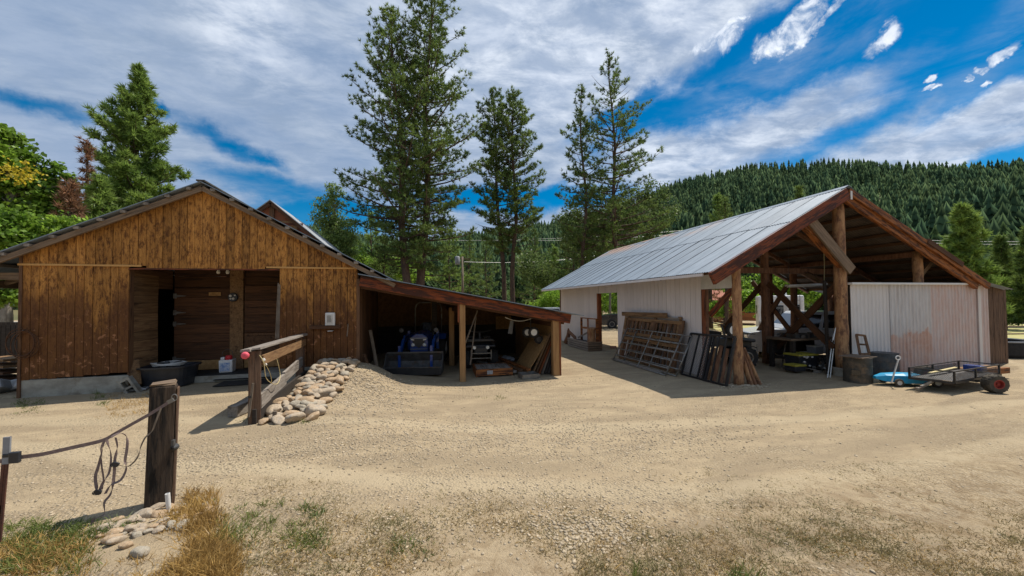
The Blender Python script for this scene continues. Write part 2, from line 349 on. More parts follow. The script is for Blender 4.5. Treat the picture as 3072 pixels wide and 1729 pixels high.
def wornm():
    m = newmat('worn_sheet_metal'); n, l = nt(m); bs = n['Principled BSDF']; ge = N(n, 'ShaderNodeNewGeometry'); sp = N(n, 'ShaderNodeSeparateXYZ'); l.new(ge.outputs['Position'], sp.inputs[0])
    a = noise(n, l, coords(n, l, (5, 5, .7)), 2.2, 7, .65); b = noise(n, l, coords(n, l, (1, 1, 1), loc=(3, 0, 1)), 3.2, 7, .7)
    c = mixc(n, l, mapr(n, l, a, .35, .65), (.63, .61, .59), (.52, .48, .455))
    h = mth(n, l, 'ADD', mth(n, l, 'ADD', sp.outputs[2], mth(n, l, 'MULTIPLY', mth(n, l, 'SUBTRACT', b, .5), .7)), mth(n, l, 'MULTIPLY', mth(n, l, 'SUBTRACT', a, .5), .5))
    rc_ = mixc(n, l, mapr(n, l, b, .35, .65), (.54, .33, .25), (.58, .44, .38))
    c = mixc(n, l, mapr(n, l, h, .90, .78), c, rc_)
    l.new(c, bs.inputs['Base Color']); bs.inputs['Roughness'].default_value = .55; return m
MT['worn_metal'] = wornm()
def roofm():
    m = newmat('galvanised_roof'); n, l = nt(m); bs = n['Principled BSDF']; ge = N(n, 'ShaderNodeNewGeometry')
    v = coords(n, l); a = noise(n, l, coords(n, l, (1, 6, 1)), 1.5, 6, .6)
    c = mixc(n, l, mapr(n, l, a, .3, .7), (.17, .22, .275), (.24, .29, .35))
    hs = N(n, 'ShaderNodeHueSaturation'); l.new(c, hs.inputs['Color']); l.new(mapr(n, l, ge.outputs['Random Per Island'], 0, 1, .9, 1.07, False), hs.inputs['Value'])
    r = noise(n, l, coords(n, l, (1.2, .45, 1), loc=(2, 2.6, 0)), 1.0, 5, .6); sp = N(n, 'ShaderNodeSeparateXYZ'); l.new(ge.outputs['Position'], sp.inputs[0])
    top = mapr(n, l, sp.outputs[2], 4.1, 4.55); sel = mapr(n, l, sp.outputs[1], 10.5, 12)
    fac = mth(n, l, 'MULTIPLY', mth(n, l, 'MULTIPLY', mapr(n, l, r, .42, .56), top), sel)
    c = mixc(n, l, mth(n, l, 'MULTIPLY', fac, .75), hs.outputs[0], (.46, .28, .19))
    l.new(c, bs.inputs['Base Color']); bs.inputs['Metallic'].default_value = .1; bs.inputs['Roughness'].default_value = .65
    bump(n, l, a, bs, .08, .01); return m
MT['roof'] = roofm()
MT['needle'] = leafm('pine_needles', (.090, .150, .042), (.21, .285, .07), .42, .9, .5)
MT['needle_light'] = leafm('pine_needles_light', (.14, .23, .046), (.29, .40, .09), .45, .6, .4)
MT['needle_far'] = leafm('conifer_needles_far', (.050, .090, .048), (.105, .155, .068), .25, .03, .5)  # bluish distance haze is mixed into this needle colour
MT['needle_far2'] = leafm('conifer_needles_mid', (.065, .11, .045), (.125, .185, .065), .3, .05, .45)
MT['leaf'] = leafm('broad_leaves', (.13, .24, .03), (.27, .41, .05), .5, .5, .5)
MT['leaf_bright'] = leafm('broad_leaves_bright', (.22, .38, .045), (.30, .46, .06), .55, .8)
MT['leaf_pale'] = leafm('aspen_leaves', (.15, .24, .07), (.27, .37, .11), .5, .8, .5)
MT['leaf_yellow'] = leafm('yellow_leaves', (.55, .42, .03), (.60, .5, .05), .5, .8)
MT['needle_dead'] = leafm('dead_needles', (.20, .11, .065), (.34, .18, .10), .35, .8)
MT['grass_dry'] = leafm('dry_grass_blades', (.50, .33, .11), (.38, .24, .08), .3, 2, .3)
MT['grass_green'] = leafm('green_grass_blades', (.11, .16, .035), (.19, .22, .055), .35, 2, .3)
MT['weed_brown'] = leafm('brown_weed_stems', (.36, .27, .135), (.25, .22, .10), .35, 2, .4)
MT['leaf_olive'] = leafm('olive_leaves', (.085, .14, .040), (.18, .24, .075), .45, .6, .5)
mt('roof_plain', (.26, .28, .30), (.36, .38, .40), 2, rough=.6, isl=.1)
mt('dark_underlay', (.115, .09, .07), (.07, .055, .045), 3, rough=.8, isl=.15)
MT['field'] = M_('field_grass', (.34, .33, .12), (.46, .40, .19), 2, rough=.95, isl=0)
# ------------------------------------------------------------------ sky and sun
SUN = Vector((.52, .14, 1)).normalized()
el = math.asin(SUN.z); az = math.atan2(SUN.x, SUN.y)
def world():
    w = bpy.data.worlds.new('World'); SC.world = w; w.use_nodes = True; n, l = w.node_tree.nodes, w.node_tree.links
    bg = n['Background']; sky = N(n, 'ShaderNodeTexSky', sky_type='NISHITA'); sky.sun_disc = False
    sky.sun_elevation = el; sky.sun_rotation = az; sky.altitude = 1000; sky.air_density = 1.0; sky.dust_density = .3; sky.ozone_density = 3
    hs = N(n, 'ShaderNodeHueSaturation'); hs.inputs['Saturation'].default_value = 1.55; hs.inputs['Value'].default_value = .94; hs.inputs['Hue'].default_value = .492; l.new(sky.outputs[0], hs.inputs['Color'])
    tc = N(n, 'ShaderNodeTexCoord'); sp = N(n, 'ShaderNodeSeparateXYZ'); l.new(tc.outputs['Generated'], sp.inputs[0])
    A = mth(n, l, 'ARCTAN2', sp.outputs[0], sp.outputs[1]); E_ = mth(n, l, 'ARCSINE', sp.outputs[2])
    cb = N(n, 'ShaderNodeCombineXYZ'); l.new(A, cb.inputs[0]); l.new(E_, cb.inputs[1])
    # cloud layer: direction projected on a flat deck
    zc = mth(n, l, 'ADD', mth(n, l, 'MAXIMUM', sp.outputs[2], 0), .12)
    dk = N(n, 'ShaderNodeCombineXYZ'); l.new(mth(n, l, 'DIVIDE', sp.outputs[0], zc), dk.inputs[0]); l.new(mth(n, l, 'DIVIDE', sp.outputs[1], zc), dk.inputs[1])
    mp = N(n, 'ShaderNodeMapping'); mp.inputs['Rotation'].default_value = (0, 0, .5); mp.inputs['Scale'].default_value = (1, 1.7, 1); l.new(dk.outputs[0], mp.inputs[0])
    n1 = noise(n, l, mp.outputs[0], 1.5, 9, .60, .5); n2 = noise(n, l, mp.outputs[0], 4.2, 10, .66, .3)
    mp2 = N(n, 'ShaderNodeMapping'); mp2.inputs['Rotation'].default_value = (0, 0, -.35); mp2.inputs['Scale'].default_value = (3.2, 9, 1); l.new(cb.outputs[0], mp2.inputs[0])
    n3 = noise(n, l, mp2.outputs[0], 1.6, 8, .62, .4)
    wr = N(n, 'ShaderNodeVectorMath', operation='ADD'); wn = N(n, 'ShaderNodeTexNoise'); wn.inputs['Scale'].default_value = 6; wn.inputs['Detail'].default_value = 6; wn.inputs['Roughness'].default_value = .65; l.new(cb.outputs[0], wn.inputs['Vector'])
    ws = N(n, 'ShaderNodeVectorMath', operation='MULTIPLY_ADD'); l.new(wn.outputs[1], ws.inputs[0]); ws.inputs[1].default_value = (.12, .10, 0); ws.inputs[2].default_value = (-.06, -.05, 0)
    l.new(cb.outputs[0], wr.inputs[0]); l.new(ws.outputs[0], wr.inputs[1])
    def blob(px, py, rx, ry, rot=0, soft=.35):
        d = _ray(px, py).normalized(); a0, e0 = math.atan2(d.x, d.y), math.asin(d.z)
        k = math.cos(math.atan((px-1536)/FOC)); sx = rx/FOC*k*k*1.05; sy = ry/FOC*k*1.0
        s = N(n, 'ShaderNodeVectorMath', operation='SUBTRACT'); l.new(wr.outputs[0], s.inputs[0]); s.inputs[1].default_value = (a0, e0, 0)
        q = N(n, 'ShaderNodeMapping', vector_type='TEXTURE'); q.inputs['Rotation'].default_value = (0, 0, R(rot)); q.inputs['Scale'].default_value = (sx, sy, 1); l.new(s.outputs[0], q.inputs[0])
        ln = N(n, 'ShaderNodeVectorMath', operation='LENGTH'); l.new(q.outputs[0], ln.inputs[0])
        return mapr(n, l, ln.outputs['Value'], 1+soft*1.25, 1-soft*1.1)
    def mx(vals, op='MAXIMUM'):
        r = vals[0]
        for v in vals[1:]: r = mth(n, l, op, r, v)
        return r
    blue = mx([blob(2560, 150, 640, 210, 4, .2), blob(3150, 100, 500, 300, 0), blob(2080, 330, 330, 95, 18, .35), blob(2400, 380, 260, 110, 10, .35), blob(1880, 330, 160, 30, 20, .6),
               mth(n, l, 'MULTIPLY', mx([blob(690, 425, 150, 24, -20, .9), blob(830, 575, 180, 45, -5, .6), blob(120, 315, 150, 22, 3, 1.0), blob(800, 480, 70, 16, -22, .9)]), .8),
               blob(1560, 600, 300, 42, 0, .4), blob(3020, 470, 200, 28, 12, .5), blob(2250, 165, 160, 60, 15, .4), blob(1000, 660, 200, 60, 0, .5), blob(460,300,60,16,-20,.8)])
    puff = mx([blob(2370, 100, 118, 48, 22, .35), blob(2640, 115, 70, 30, 28, .4), blob(2805, 215, 22, 12, 0, .4), blob(2790, 252, 44, 9, 14, .4), blob(2960, 205, 38, 12, 12, .4), blob(2915, 232, 18, 12, 0, .4),
               blob(2965, 255, 22, 10, 18, .4), blob(3050, 150, 80, 18, 22, .4), blob(2150, 120, 90, 34, 15, .5), blob(2500, 30, 90, 14, 35, .5)])
    band = mx([blob(2260, 400, 330, 62, 10, .5), blob(2900, 400, 380, 70, 14, .4), blob(2050, 470, 300, 80, 4, .5)])
    wisp = mx([blob(3050, 120, 260, 60, 30, .9), blob(2350, 190, 240, 40, 14, .9)])
    cov = mth(n, l, 'SUBTRACT', 1.0, blue)
    cov = mth(n, l, 'ADD', cov, mth(n, l, 'MULTIPLY', mth(n, l, 'SUBTRACT', n1, .5), 1.1))
    cov = mth(n, l, 'ADD', cov, mth(n, l, 'MULTIPLY', mth(n, l, 'SUBTRACT', n3, .5), .8))
    cov = mth(n, l, 'MAXIMUM', cov, mth(n, l, 'ADD', mth(n, l, 'MULTIPLY', band, 1.0), mth(n, l, 'MULTIPLY', mth(n, l, 'SUBTRACT', n3, .5), 1.3)))
    cov = mapr(n, l, cov, .0, 1.0, 0, .95)
    cov = mth(n, l, 'MAXIMUM', cov, mth(n, l, 'MULTIPLY', wisp, mapr(n, l, n3, .35, .7, 0, .45)))
    n5 = noise(n, l, cb.outputs[0], 22, 9, .66, .5)
    pf = mth(n, l, 'ADD', puff, mth(n, l, 'MULTIPLY', mth(n, l, 'SUBTRACT', n5, .5), 2.8)); pf = mth(n, l, 'MULTIPLY', mapr(n, l, pf, .25, 1.3), mapr(n, l, puff, .0, .55))
    cov = mth(n, l, 'MAXIMUM', cov, pf)
    # brightness of the cloud: white lit puffs near the blue, grey-blue base elsewhere
    lit = mx([blob(1950, 70, 520, 190, 5, .8), blob(2150, 420, 420, 90, 8, .8), blob(2900, 400, 420, 90, 12, .8), blob(1600, 160, 420, 180, 0, .9), blob(760, 60, 160, 100, 0, .8)])
    br = mth(n, l, 'ADD', mth(n, l, 'MULTIPLY', mapr(n, l, n2, .36, .68), .55), mth(n, l, 'MULTIPLY', mapr(n, l, n1, .35, .65), .25))
    whit = mth(n, l, 'MULTIPLY', br, mth(n, l, 'ADD', mth(n, l, 'MULTIPLY', lit, .85), .28)); whit = mth(n, l, 'MAXIMUM', whit, mth(n, l, 'MULTIPLY', pf, mapr(n, l, n5, .3, .6, .5, .98)))
    cc = mixc(n, l, whit, (.225, .295, .41), (.80, .84, .90))
    cc = mixc(n, l, mapr(n, l, n3, .40, .66), mixc(n, l, .35, cc, (.19, .27, .42)), cc)
    sk = mixc(n, l, 1.0, hs.outputs[0], (.078, .078, .078), 'MULTIPLY')
    fin = mixc(n, l, cov, sk, cc)
    # below the horizon: ground-coloured bounce
    fin = mixc(n, l, mapr(n, l, sp.outputs[2], -.02, -.06), fin, (.22, .19, .14))
    l.new(fin, bg.inputs[0]); bg.inputs[1].default_value = 1.0
world()
sun = bpy.data.lights.new('sun', 'SUN'); sun.energy = 3.7; sun.angle = R(.53); sun.color = (1, .93, .82)
so = bpy.data.objects.new('sun', sun); COL.objects.link(so); so.rotation_euler = (-SUN).to_track_quat('-Z', 'Y').to_euler(); so.location = (20, 5, 60)
SC.view_settings.view_transform = 'Standard'; SC.view_settings.look = 'None'; SC.view_settings.exposure = .46; SC.view_settings.gamma = 1
SC.cycles.max_bounces = 6; SC.cycles.diffuse_bounces = 4; SC.cycles.transparent_max_bounces = 4; SC.cycles.use_denoising = True

# ------------------------------------------------------------------ terrain
HP = [(-180, 9), (-120, 9), (-60, 9.5), (-45, 10), (-35, 10.6), (-25, 9.8), (-13, 10.6), (-7, 9.6), (0, 9.8), (8, 10.6), (15, 11.8), (20, 12.4), (26, 12.8), (32, 14.2), (37, 16.3), (42, 17.0), (47, 17.4), (55.7, 16.1), (61, 14.3), (65.5, 13.0), (69, 12.6), (80, 11.5), (120, 9), (180, 9)]
def hp(a):
    for (a0, e0), (a1, e1) in zip(HP, HP[1:]):
        if a0 <= a <= a1: return lerp(e0, e1, (a-a0)/(a1-a0))
    return 9
RC = 520.0
def hz(r, a):
    """ground height at range r, azimuth a (degrees)"""
    top = RC*math.tan(R(hp(a))) + 1.8 - 14
    t = (r-95)/(RC-95)
    if t <= 0: return None
    t = min(t, 1.35)
    h = top*(t**1.15 if t < 1 else 1-(t-1)*1.2)
    h += 6*math.sin(a*.35+r*.011)*min(t, 1)*(1-min(t, 1)) * 2 + 3*math.sin(a*.9+1)*min(t, 1)*(1-min(t, 1))*2
    return h
def terrain():
    b = MB(); rad = [0]+[.6*1.045**i for i in range(0, 130)]; rad = [r for r in rad if r < 95]+[95.]
    az_ = [-62+i*.75 for i in range(int(150/.75)+1)]; az_ += [az_[-1]+ (298-150+0)/24*k*1.0 for k in range(1, 24)]
    az_ = [a for a in az_ if a < 298-.5]; na = len(az_)
    V = [(0, 0, gz(0, 0))]; Fc = []
    for r in rad[1:]:
        for a in az_:
            x, y = r*math.sin(R(a)), r*math.cos(R(a)); V.append((x, y, gz(x, y)))
    for k in range(na): Fc.append((0, 1+(k+1) % na, 1+k))
    for i in range(len(rad)-2):
        for k in range(na):
            k2 = (k+1) % na; Fc.append((1+i*na+k, 1+i*na+k2, 1+(i+1)*na+k2, 1+(i+1)*na+k))
    b.v = V; b.f = Fc; g = b.build('ground', MT['ground'], smooth=True); tag(g, kind='structure')
    b = MB(); rr = [95, 99, 104]+[112+i*14 for i in range(31)]+[600, 680, 760]; V = []; Fc = []
    aa = [-180+i*2 for i in range(180)]; na = len(aa)
    for r in rr:
        for a in aa:
            x, y = r*math.sin(R(a)), r*math.cos(R(a)); h = hz(r, a); z0 = gz(x, y)
            V.append((x, y, z0-.3 if r == 95 else z0+(h or 0)))
    for i in range(len(rr)-1):
        for k in range(na):
            k2 = (k+1) % na; Fc.append((i*na+k, i*na+k2, (i+1)*na+k2, (i+1)*na+k))
    b.v = V; b.f = Fc
    mm = M_('hill_soil', (.07, .085, .035), (.16, .14, .07), .08, rough=.95, isl=0, bst=0)
    tag(b.build('hillside', mm, smooth=True), kind='structure')
terrain()

# ------------------------------------------------------------------ vegetation generators
def norm(a): return a/np.maximum(1e-9, np.linalg.norm(a, axis=-1, keepdims=True))
def blades(P, AX, K, L, W, spread=.8):
    """K thin needle blades per tuft centre P with axis AX -> verts, tris"""
    n_ = len(P); P = np.repeat(P, K, 0); A = np.repeat(AX, K, 0)
    d = norm(A + rng.normal(0, spread, P.shape)); ll = (L*rng.uniform(.6, 1.1, len(P)))[:, None]
    s = norm(np.cross(d, rng.normal(0, 1, P.shape)))*(W/2)
    V = np.stack([P-s, P+s, P+d*ll], 1).reshape(-1, 3); return V, np.arange(len(V)).reshape(-1, 3)
def leaves(P, size, up=.3):
    n_ = len(P); a = norm(rng.normal(0, 1, P.shape)); b = norm(np.cross(a, rng.normal(0, 1, P.shape)+np.array([0, 0, up])))
    s = (size*rng.uniform(.6, 1.2, n_))[:, None]
    V = np.stack([P-a*s*.5, P+b*s*.38, P+a*s*.5, P-b*s*.38], 1).reshape(-1, 3); return V, np.arange(len(V)).reshape(-1, 4)
def trunk_path(B, Tp, k=9, wig=.15):
    B, Tp = Vector(B), Vector(Tp); H = (Tp-B).length; ph = random.uniform(0, 6)
    return [B.lerp(Tp, i/k)+Vector((math.sin(ph+i*1.1), math.cos(ph*2+i*.9), 0))*wig*(i/k)*(1-i/k)*2 for i in range(k+1)]
def at(path, t):
    k = len(path)-1; f = min(max(t, 0), .9999)*k; i = int(f); return path[i].lerp(path[i+1], f-i)
def prof(tab, t):
    for (a, va), (b, vb) in zip(tab, tab[1:]):
        if a <= t <= b: return lerp(va, vb, (t-a)/(b-a))
    return tab[-1][1] if t > tab[-1][0] else tab[0][1]
def pine(label, B, Tp, tab, nb, tr, leaf='needle', bark='bark', L=.30, W=.055, K=14, dens=1., group=None, name='pine_tree', dead=0, spread=.8, ph0=None):
    B, Tp = Vector(B), Vector(Tp); H = (Tp-B).length; t_ = T(name, label, 'tree', B, group=group)
    path = [p-B for p in trunk_path(B, Tp, 9, H*.02)]
    mb = MB(); mb.tube(path, [tr*(1-(i/9))**.8+.02 for i in range(10)], 9)
    PS = []; AX = []; t0 = tab[0][0]
    for i in range(nb):
        t = t0+(1-t0)*((i+random.random())/nb)**.92; rl = prof(tab, t)*random.choice([random.uniform(.4, .8), random.uniform(.8, 1.22)])
        a = i*2.39996+random.uniform(-.5, .5); o = at(path, t); d = Vector((math.cos(a), math.sin(a), 0))
        rise = lerp(-.18, .75, t**1.3)+random.uniform(-.12, .12); n_ = 4
        pts = [o + d*rl*s + Vector((0, 0, rl*(rise*s + .16*s*s*s))) for s in (0, .35, .7, 1.0)]
        mb.tube(pts, [max(.012, .016*rl+.008), .012*rl+.006, .008*rl+.005, .006], 4, caps=False)
        if random.random() < dead: continue
        m_ = max(4, int(rl*9.5*dens)); side = Vector((-d.y, d.x, 0))
        ss = np.random.RandomState(i).uniform(.22, 1.0, m_)**.75
        for s in ss:
            c = pts[0].lerp(pts[3], s); c = c + Vector((0, 0, .10*rl*(s*s-s)))
            w_ = rl*.34*(1.05-s*.75); off = random.uniform(-1, 1)
            q = c + side*off*w_ + Vector((0, 0, random.uniform(-.12, .22)+abs(off)*.05)) + d*random.uniform(-.1, .15)
            PS.append(q); AX.append(d*.6+side*off*.5+Vector((0, 0, .7)))
            if abs(off)*w_ > .25 and random.random() < .5: mb.tube([c-d*.2, q], [.012, .005], 3, caps=False)
    for s in np.linspace(.86, 1, 12):
        PS.append(at(path, s)); AX.append(Vector((random.uniform(-.4, .4), random.uniform(-.4, .4), 1)))
    mb.build('trunk', MT[bark], t_, smooth=True)
    V, Fc = blades(np.array([tuple(p) for p in PS]), norm(np.array([tuple(p) for p in AX])), K, L, W, spread)
    npmesh('crown', V, Fc, MT[leaf], t_); return t_
def leafy(label, B, H, blobs, nl, leaf='leaf', size=.12, bark='bark_pale', tr=.12, name='leafy_tree', group=None, cat='tree', clump=.45, yellow=None):
    """blobs: list of (dx,dy,dz,rx,ry,rz) crown lobes relative to base"""
    B = Vector(B); t_ = T(name, label, cat, B, group=group); mb = MB()
    if H > 0: mb.tube(trunk_path((0, 0, 0), (0, 0, H), 7, .3), [tr*(1-i/7*.8) for i in range(8)], 8)
    PS = []; vol = sum(b[3]*b[4]*b[5] for b in blobs)
    for (dx, dy, dz, rx, ry, rz_) in blobs:
        m_ = max(1, int(nl*(rx*ry*rz_)/vol)); nc = max(8, m_//55)
        C = norm(rng.normal(0, 1, (nc, 3)))*(rng.uniform(.35, 1.0, (nc, 1))**.6)*np.array([rx, ry, rz_])+np.array([dx, dy, dz])
        for c in C[:40]:
            if random.random() < .7 and H > 0:
                z0 = min(H*.95, max(H*.1, c[2]-1.0*random.uniform(.4, 1.4))); mb.tube([(0, 0, z0), tuple(c*np.array([.55, .55, 1])+np.array([0, 0, -.2])), tuple(c)], [.035, .02, .008], 3, caps=False)
        idx = rng.integers(0, nc, m_); s = clump*min(1, (rx+ry+rz_)/3)
        PS.append(C[idx]+rng.normal(0, 1, (m_, 3))*np.array([s, s, s*.7])*.55)
    P = np.concatenate(PS)
    if mb.v: mb.build('trunk', MT[bark], t_, smooth=True)
    V, Fc = leaves(P, size); npmesh('crown', V, Fc, MT[leaf], t_)
    if yellow is not None:
        c, s, k = yellow; V, Fc = leaves(np.array(c)+rng.normal(0, 1, (k, 3))*s, size*.62); npmesh('yellow_branch', V, Fc, MT['leaf_yellow'], t_)
    return t_
def pxr(px, d):
    c = math.cos(math.atan((px-1536)/FOC)); return d*c*c/FOC, d*c/FOC
def leafpx(label, px, d, lobes, nl, hpy=None, dy=.7, **k):
    b = place(px, d); BL = []
    for (x, y, rx, ry) in lobes:
        p = od(x, y, d+random.uniform(-.5, .5)); kx, ky = pxr(x, d); BL.append((p.x-b.x, p.y-b.y, p.z-b.z, rx*kx, rx*kx*dy, ry*ky))
    H = (od(px, hpy, d).z-b.z) if hpy else 0
    return leafy(label, b, H, BL, nl, **k)
def place(px, d, z=None):
    p = od(px, 900, d); return Vector((p.x, p.y, gz(p.x, p.y) if z is None else z))
def ptop(px, py, base):
    p = od(px, py, math.hypot(base.x, base.y)); return p
# ------------------------------------------------------------------ the trees that stand apart
def tall(label, bx, tx, ty, d, tab, nb, tr, **k):
    b = place(bx, d)
    if max(v for _, v in tab) > 12: kx = pxr(tx, d)[0]; tab = [(a, v*kx) for a, v in tab]
    return pine(label, b, ptop(tx, ty, b), tab, nb, tr, **k)
tall('tall dark pine with reddish trunk, left of the leaning pair behind the lean-to', 1232, 1172, 34, 27, [(.2, 100), (.34, 190), (.45, 172), (.6, 150), (.75, 115), (.88, 74), (1, 10)], 205, .30, dead=.08, dens=1.02, group='pair of tallest pines')
tall('tallest pine, its top cut by the photo edge, behind the lean-to', 1258, 1296, -30, 28, [(.16, 90), (.30, 175), (.5, 160), (.65, 140), (.8, 108), (.9, 72), (1, 10)], 215, .33, dead=.08, dens=1.02, group='pair of tallest pines')
tall('slim bare-stemmed pine, left of the two joined in the middle of the photo', 1516, 1477, 274, 33, [(.30, 30), (.42, 75), (.6, 75), (.8, 60), (.93, 38), (1, 8)], 130, .22, dead=.15, dens=1.6, group='pair of slim pines')
tall('slim bare-stemmed pine, right of the two joined in the middle of the photo', 1540, 1541, 280, 32.5, [(.30, 50), (.42, 100), (.55, 95), (.7, 82), (.85, 58), (.95, 34), (1, 8)], 135, .22, dead=.12, dens=1.5, group='pair of slim pines')
tall('thin narrow pine behind the pole barn, shorter of the two with open crowns', 1752, 1745, 256, 31, [(.15, 90), (.35, 95), (.5, 80), (.7, 62), (.85, 38), (1, 8)], 110, .17, dead=.2, dens=1.1, group='pair of open pines')
tall('open see-through pine with long uneven branches, taller one behind the pole barn', 1864, 1824, 168, 32, [(.15, 130), (.3, 150), (.42, 150), (.55, 125), (.7, 105), (.8, 76), (.9, 48), (1, 8)], 140, .21, dead=.2, dens=1.0, group='pair of open pines')
tall('broad bright green pine rising behind the left slope of the brown barn roof', 424, 418, 210, 34, [(.2, 225), (.35, 205), (.5, 172), (.65, 130), (.78, 85), (.9, 38), (1, 4)], 220, .3, leaf='needle_light', dead=.04, dens=1.5, L=.42, W=.075)
tall('young green pine half hidden behind the left roof slope, beside the leafy tree', 330, 300, 545, 30, [(.1, 95), (.4, 88), (.65, 60), (.85, 45), (1, 8)], 110, .18, leaf='needle_light', dens=1.6, L=.4, W=.07)
tall('half dead pine with rust red needles left of the broad green pine', 272, 262, 430, 31, [(.2, 75), (.5, 62), (.75, 42), (1, 8)], 60, .2, leaf='needle_dead', dead=.3, dens=.5, L=.36, W=.05)
tall('low rusty brown dying conifer between the leafy tree and the green pines', 222, 215, 560, 27, [(.1, 100), (.5, 80), (.8, 50), (1, 12)], 70, .2, leaf='needle_dead', dens=.7, L=.36, W=.05)
tall('light green pine standing beyond the right end of the pole barn', 2905, 2886, 625, 46, [(.08, 120), (.3, 105), (.5, 80), (.75, 55), (.9, 30), (1, 8)], 150, .3, leaf='needle_light', dens=1.5, L=.5, W=.09)
tall('young pale green pine seen above the far part of the metal roof', 2156, 2152, 590, 60, [(.1, 62), (.4, 52), (.7, 34), (1, 6)], 90, .2, leaf='needle_light', dens=1.0, L=.5, W=.1)
tall('small dark pine top showing just above the metal roof ridge', 2392, 2398, 562, 62, [(.1, 60), (.4, 50), (.7, 32), (1, 6)], 80, .2, leaf='needle', dens=1.0, L=.5, W=.1)
for i, (px, tx, ty, d, w) in enumerate([(3010, 3002, 715, 52, 65), (3090, 3085, 690, 50, 70), (2800, 2800, 770, 54, 70)]):
    tall(['dark conifer beyond the barn corner, under the power lines', 'dark conifer at the right edge of the photo', 'dark conifer mostly hidden by the right roof slope'][i], px, tx, ty, d, [(.05, w), (.4, w*.8), (.75, w*.45), (1, .2)], 70, .16, dens=1.3, L=.5, W=.09, group='conifers beyond the pole barn')
# mid-distance conifers in the middle gap
for i, (px, ty, d, w, lf) in enumerate([(1035, 700, 48, 2.6, 'needle'), (1110, 640, 40, 2.6, 'needle_light'), (1150, 745, 34, 2.2, 'needle'), (1345, 690, 46, 3.0, 'needle_light'), (1405, 705, 52, 2.6, 'needle'), (1455, 720, 60, 3.0, 'needle'), (1600, 690, 50, 3.2, 'needle'), (1660, 745, 44, 2.6, 'needle_light'), (1715, 700, 42, 2.8, 'needle')]):
    tall(['dark conifer behind the aspen by the brown barn', 'yellow green pine left of the tall pair of trunks', 'short dark conifer between aspen and tall trunks', 'yellow green pine right of the tall pair of trunks', 'dark conifer just left of the utility pole', 'dark conifer just right of the utility pole', 'dark conifer right of the two slim pines', 'pale green young pine above the white vehicle', 'dark conifer left of the far end of the metal roof'][i],
         px, px+4, ty, d, [(.04, w), (.35, w*.85), (.7, w*.5), (1, .2)], 60, .15, leaf=lf, dens=.9, L=.42, W=.075, K=9, group='middle distance conifers')
# leafy trees
leafpx('large leafy green tree with a yellow branch at the left edge of the photo', 20, 32, [(40, 520, 100, 100), (-60, 460, 110, 100), (130, 600, 90, 80), (185, 555, 45, 60), (60, 650, 140, 60), (20, 420, 60, 60), (-100, 650, 120, 100), (150, 505, 25, 30), (210, 560, 28, 35)], 21000, 450, size=.25, tr=.25, clump=.42, yellow=((1.9, -1.9, 8.3), np.array([.34, .3, .24]), 240))
leafpx('low leafy thicket under the leafy tree at the left roof edge', 110, 26, [(60, 720, 130, 50), (190, 700, 110, 45), (290, 690, 70, 40), (20, 690, 120, 60)], 10000, size=.18, clump=.35, name='shrub', cat='shrub')
leafpx('bright leafy bush behind the dark fence at the left edge', 10, 24, [(20, 860, 70, 60), (80, 860, 60, 60), (-50, 850, 70, 60)], 8000, size=.16, name='shrub', cat='shrub')
leafpx('slender pale aspen beside the right roof slope of the brown barn', 1005, 30, [(1000, 585, 32, 38), (985, 650, 48, 50), (1020, 700, 60, 50), (1000, 745, 70, 45), (968, 610, 22, 28)], 15000, 580, size=.14, leaf='leaf_pale', name='aspen_tree', clump=.4)
leafpx('yellow green leafy tree low behind the tall pine trunks', 1165, 40, [(1140, 800, 80, 42), (1240, 810, 50, 30), (1060, 780, 40, 40)], 6000, size=.24, clump=.6)
leafpx('bright lime green rounded bush behind the white vehicle', 1670, 38, [(1655, 905, 42, 38), (1620, 925, 40, 25), (1700, 915, 30, 32)], 8000, size=.17, leaf='leaf_bright', name='shrub', cat='shrub')
leafpx('dense green leafy tree behind the far end of the pole barn, under the open pines', 1830, 36, [(1740, 690, 80, 70), (1830, 640, 90, 70), (1930, 640, 95, 75), (1990, 640, 60, 60), (1800, 720, 130, 60), (1960, 580, 50, 50)], 21000, 600, size=.20, leaf='leaf_olive', clump=.5)
leafpx('small leafy tree behind the lean-to, right of the slim pine trunks', 1610, 42, [(1600, 800, 60, 55), (1650, 830, 50, 40)], 5000, size=.22, leaf='leaf_olive', clump=.6)
leafpx('bright green tree at the right edge beyond the road', 3090, 60, [(3060, 850, 60, 60), (3110, 800, 60, 70)], 7000, size=.3, leaf='leaf_bright', clump=.6)
leafpx('green leafy tree seen through the wall opening behind the dark pickup', 1860, 50, [(1860, 890, 90, 60), (1800, 910, 60, 45)], 8000, size=.24, clump=.6)
leafpx('green leafy tree seen inside the pole barn above the camper', 2330, 44, [(2330, 860, 90, 60), (2230, 880, 60, 50), (2420, 860, 60, 50)], 9000, size=.26, clump=.6)
leafpx('sunlit bush beside the red cabin seen past the log post', 2235, 34, [(2250, 900, 30, 30), (2150, 930, 30, 22), (2275, 935, 20, 22)], 5000, size=.16, leaf='leaf_bright', name='shrub', cat='shrub')
tall('reddish dying pine seen through the side opening of the pole barn', 2130, 2128, 700, 36, [(.02, 60), (.5, 50), (.8, 30), (1, 8)], 60, .2, leaf='needle_dead', dead=.1, dens=.9, L=.3, W=.05)
tall('dark trunked pine in the side opening of the pole barn, left of the red cabin', 2178, 2176, 600, 34, [(.3, 40), (.5, 50), (.8, 30), (1, 8)], 60, .2, dens=.9, L=.3, W=.05)

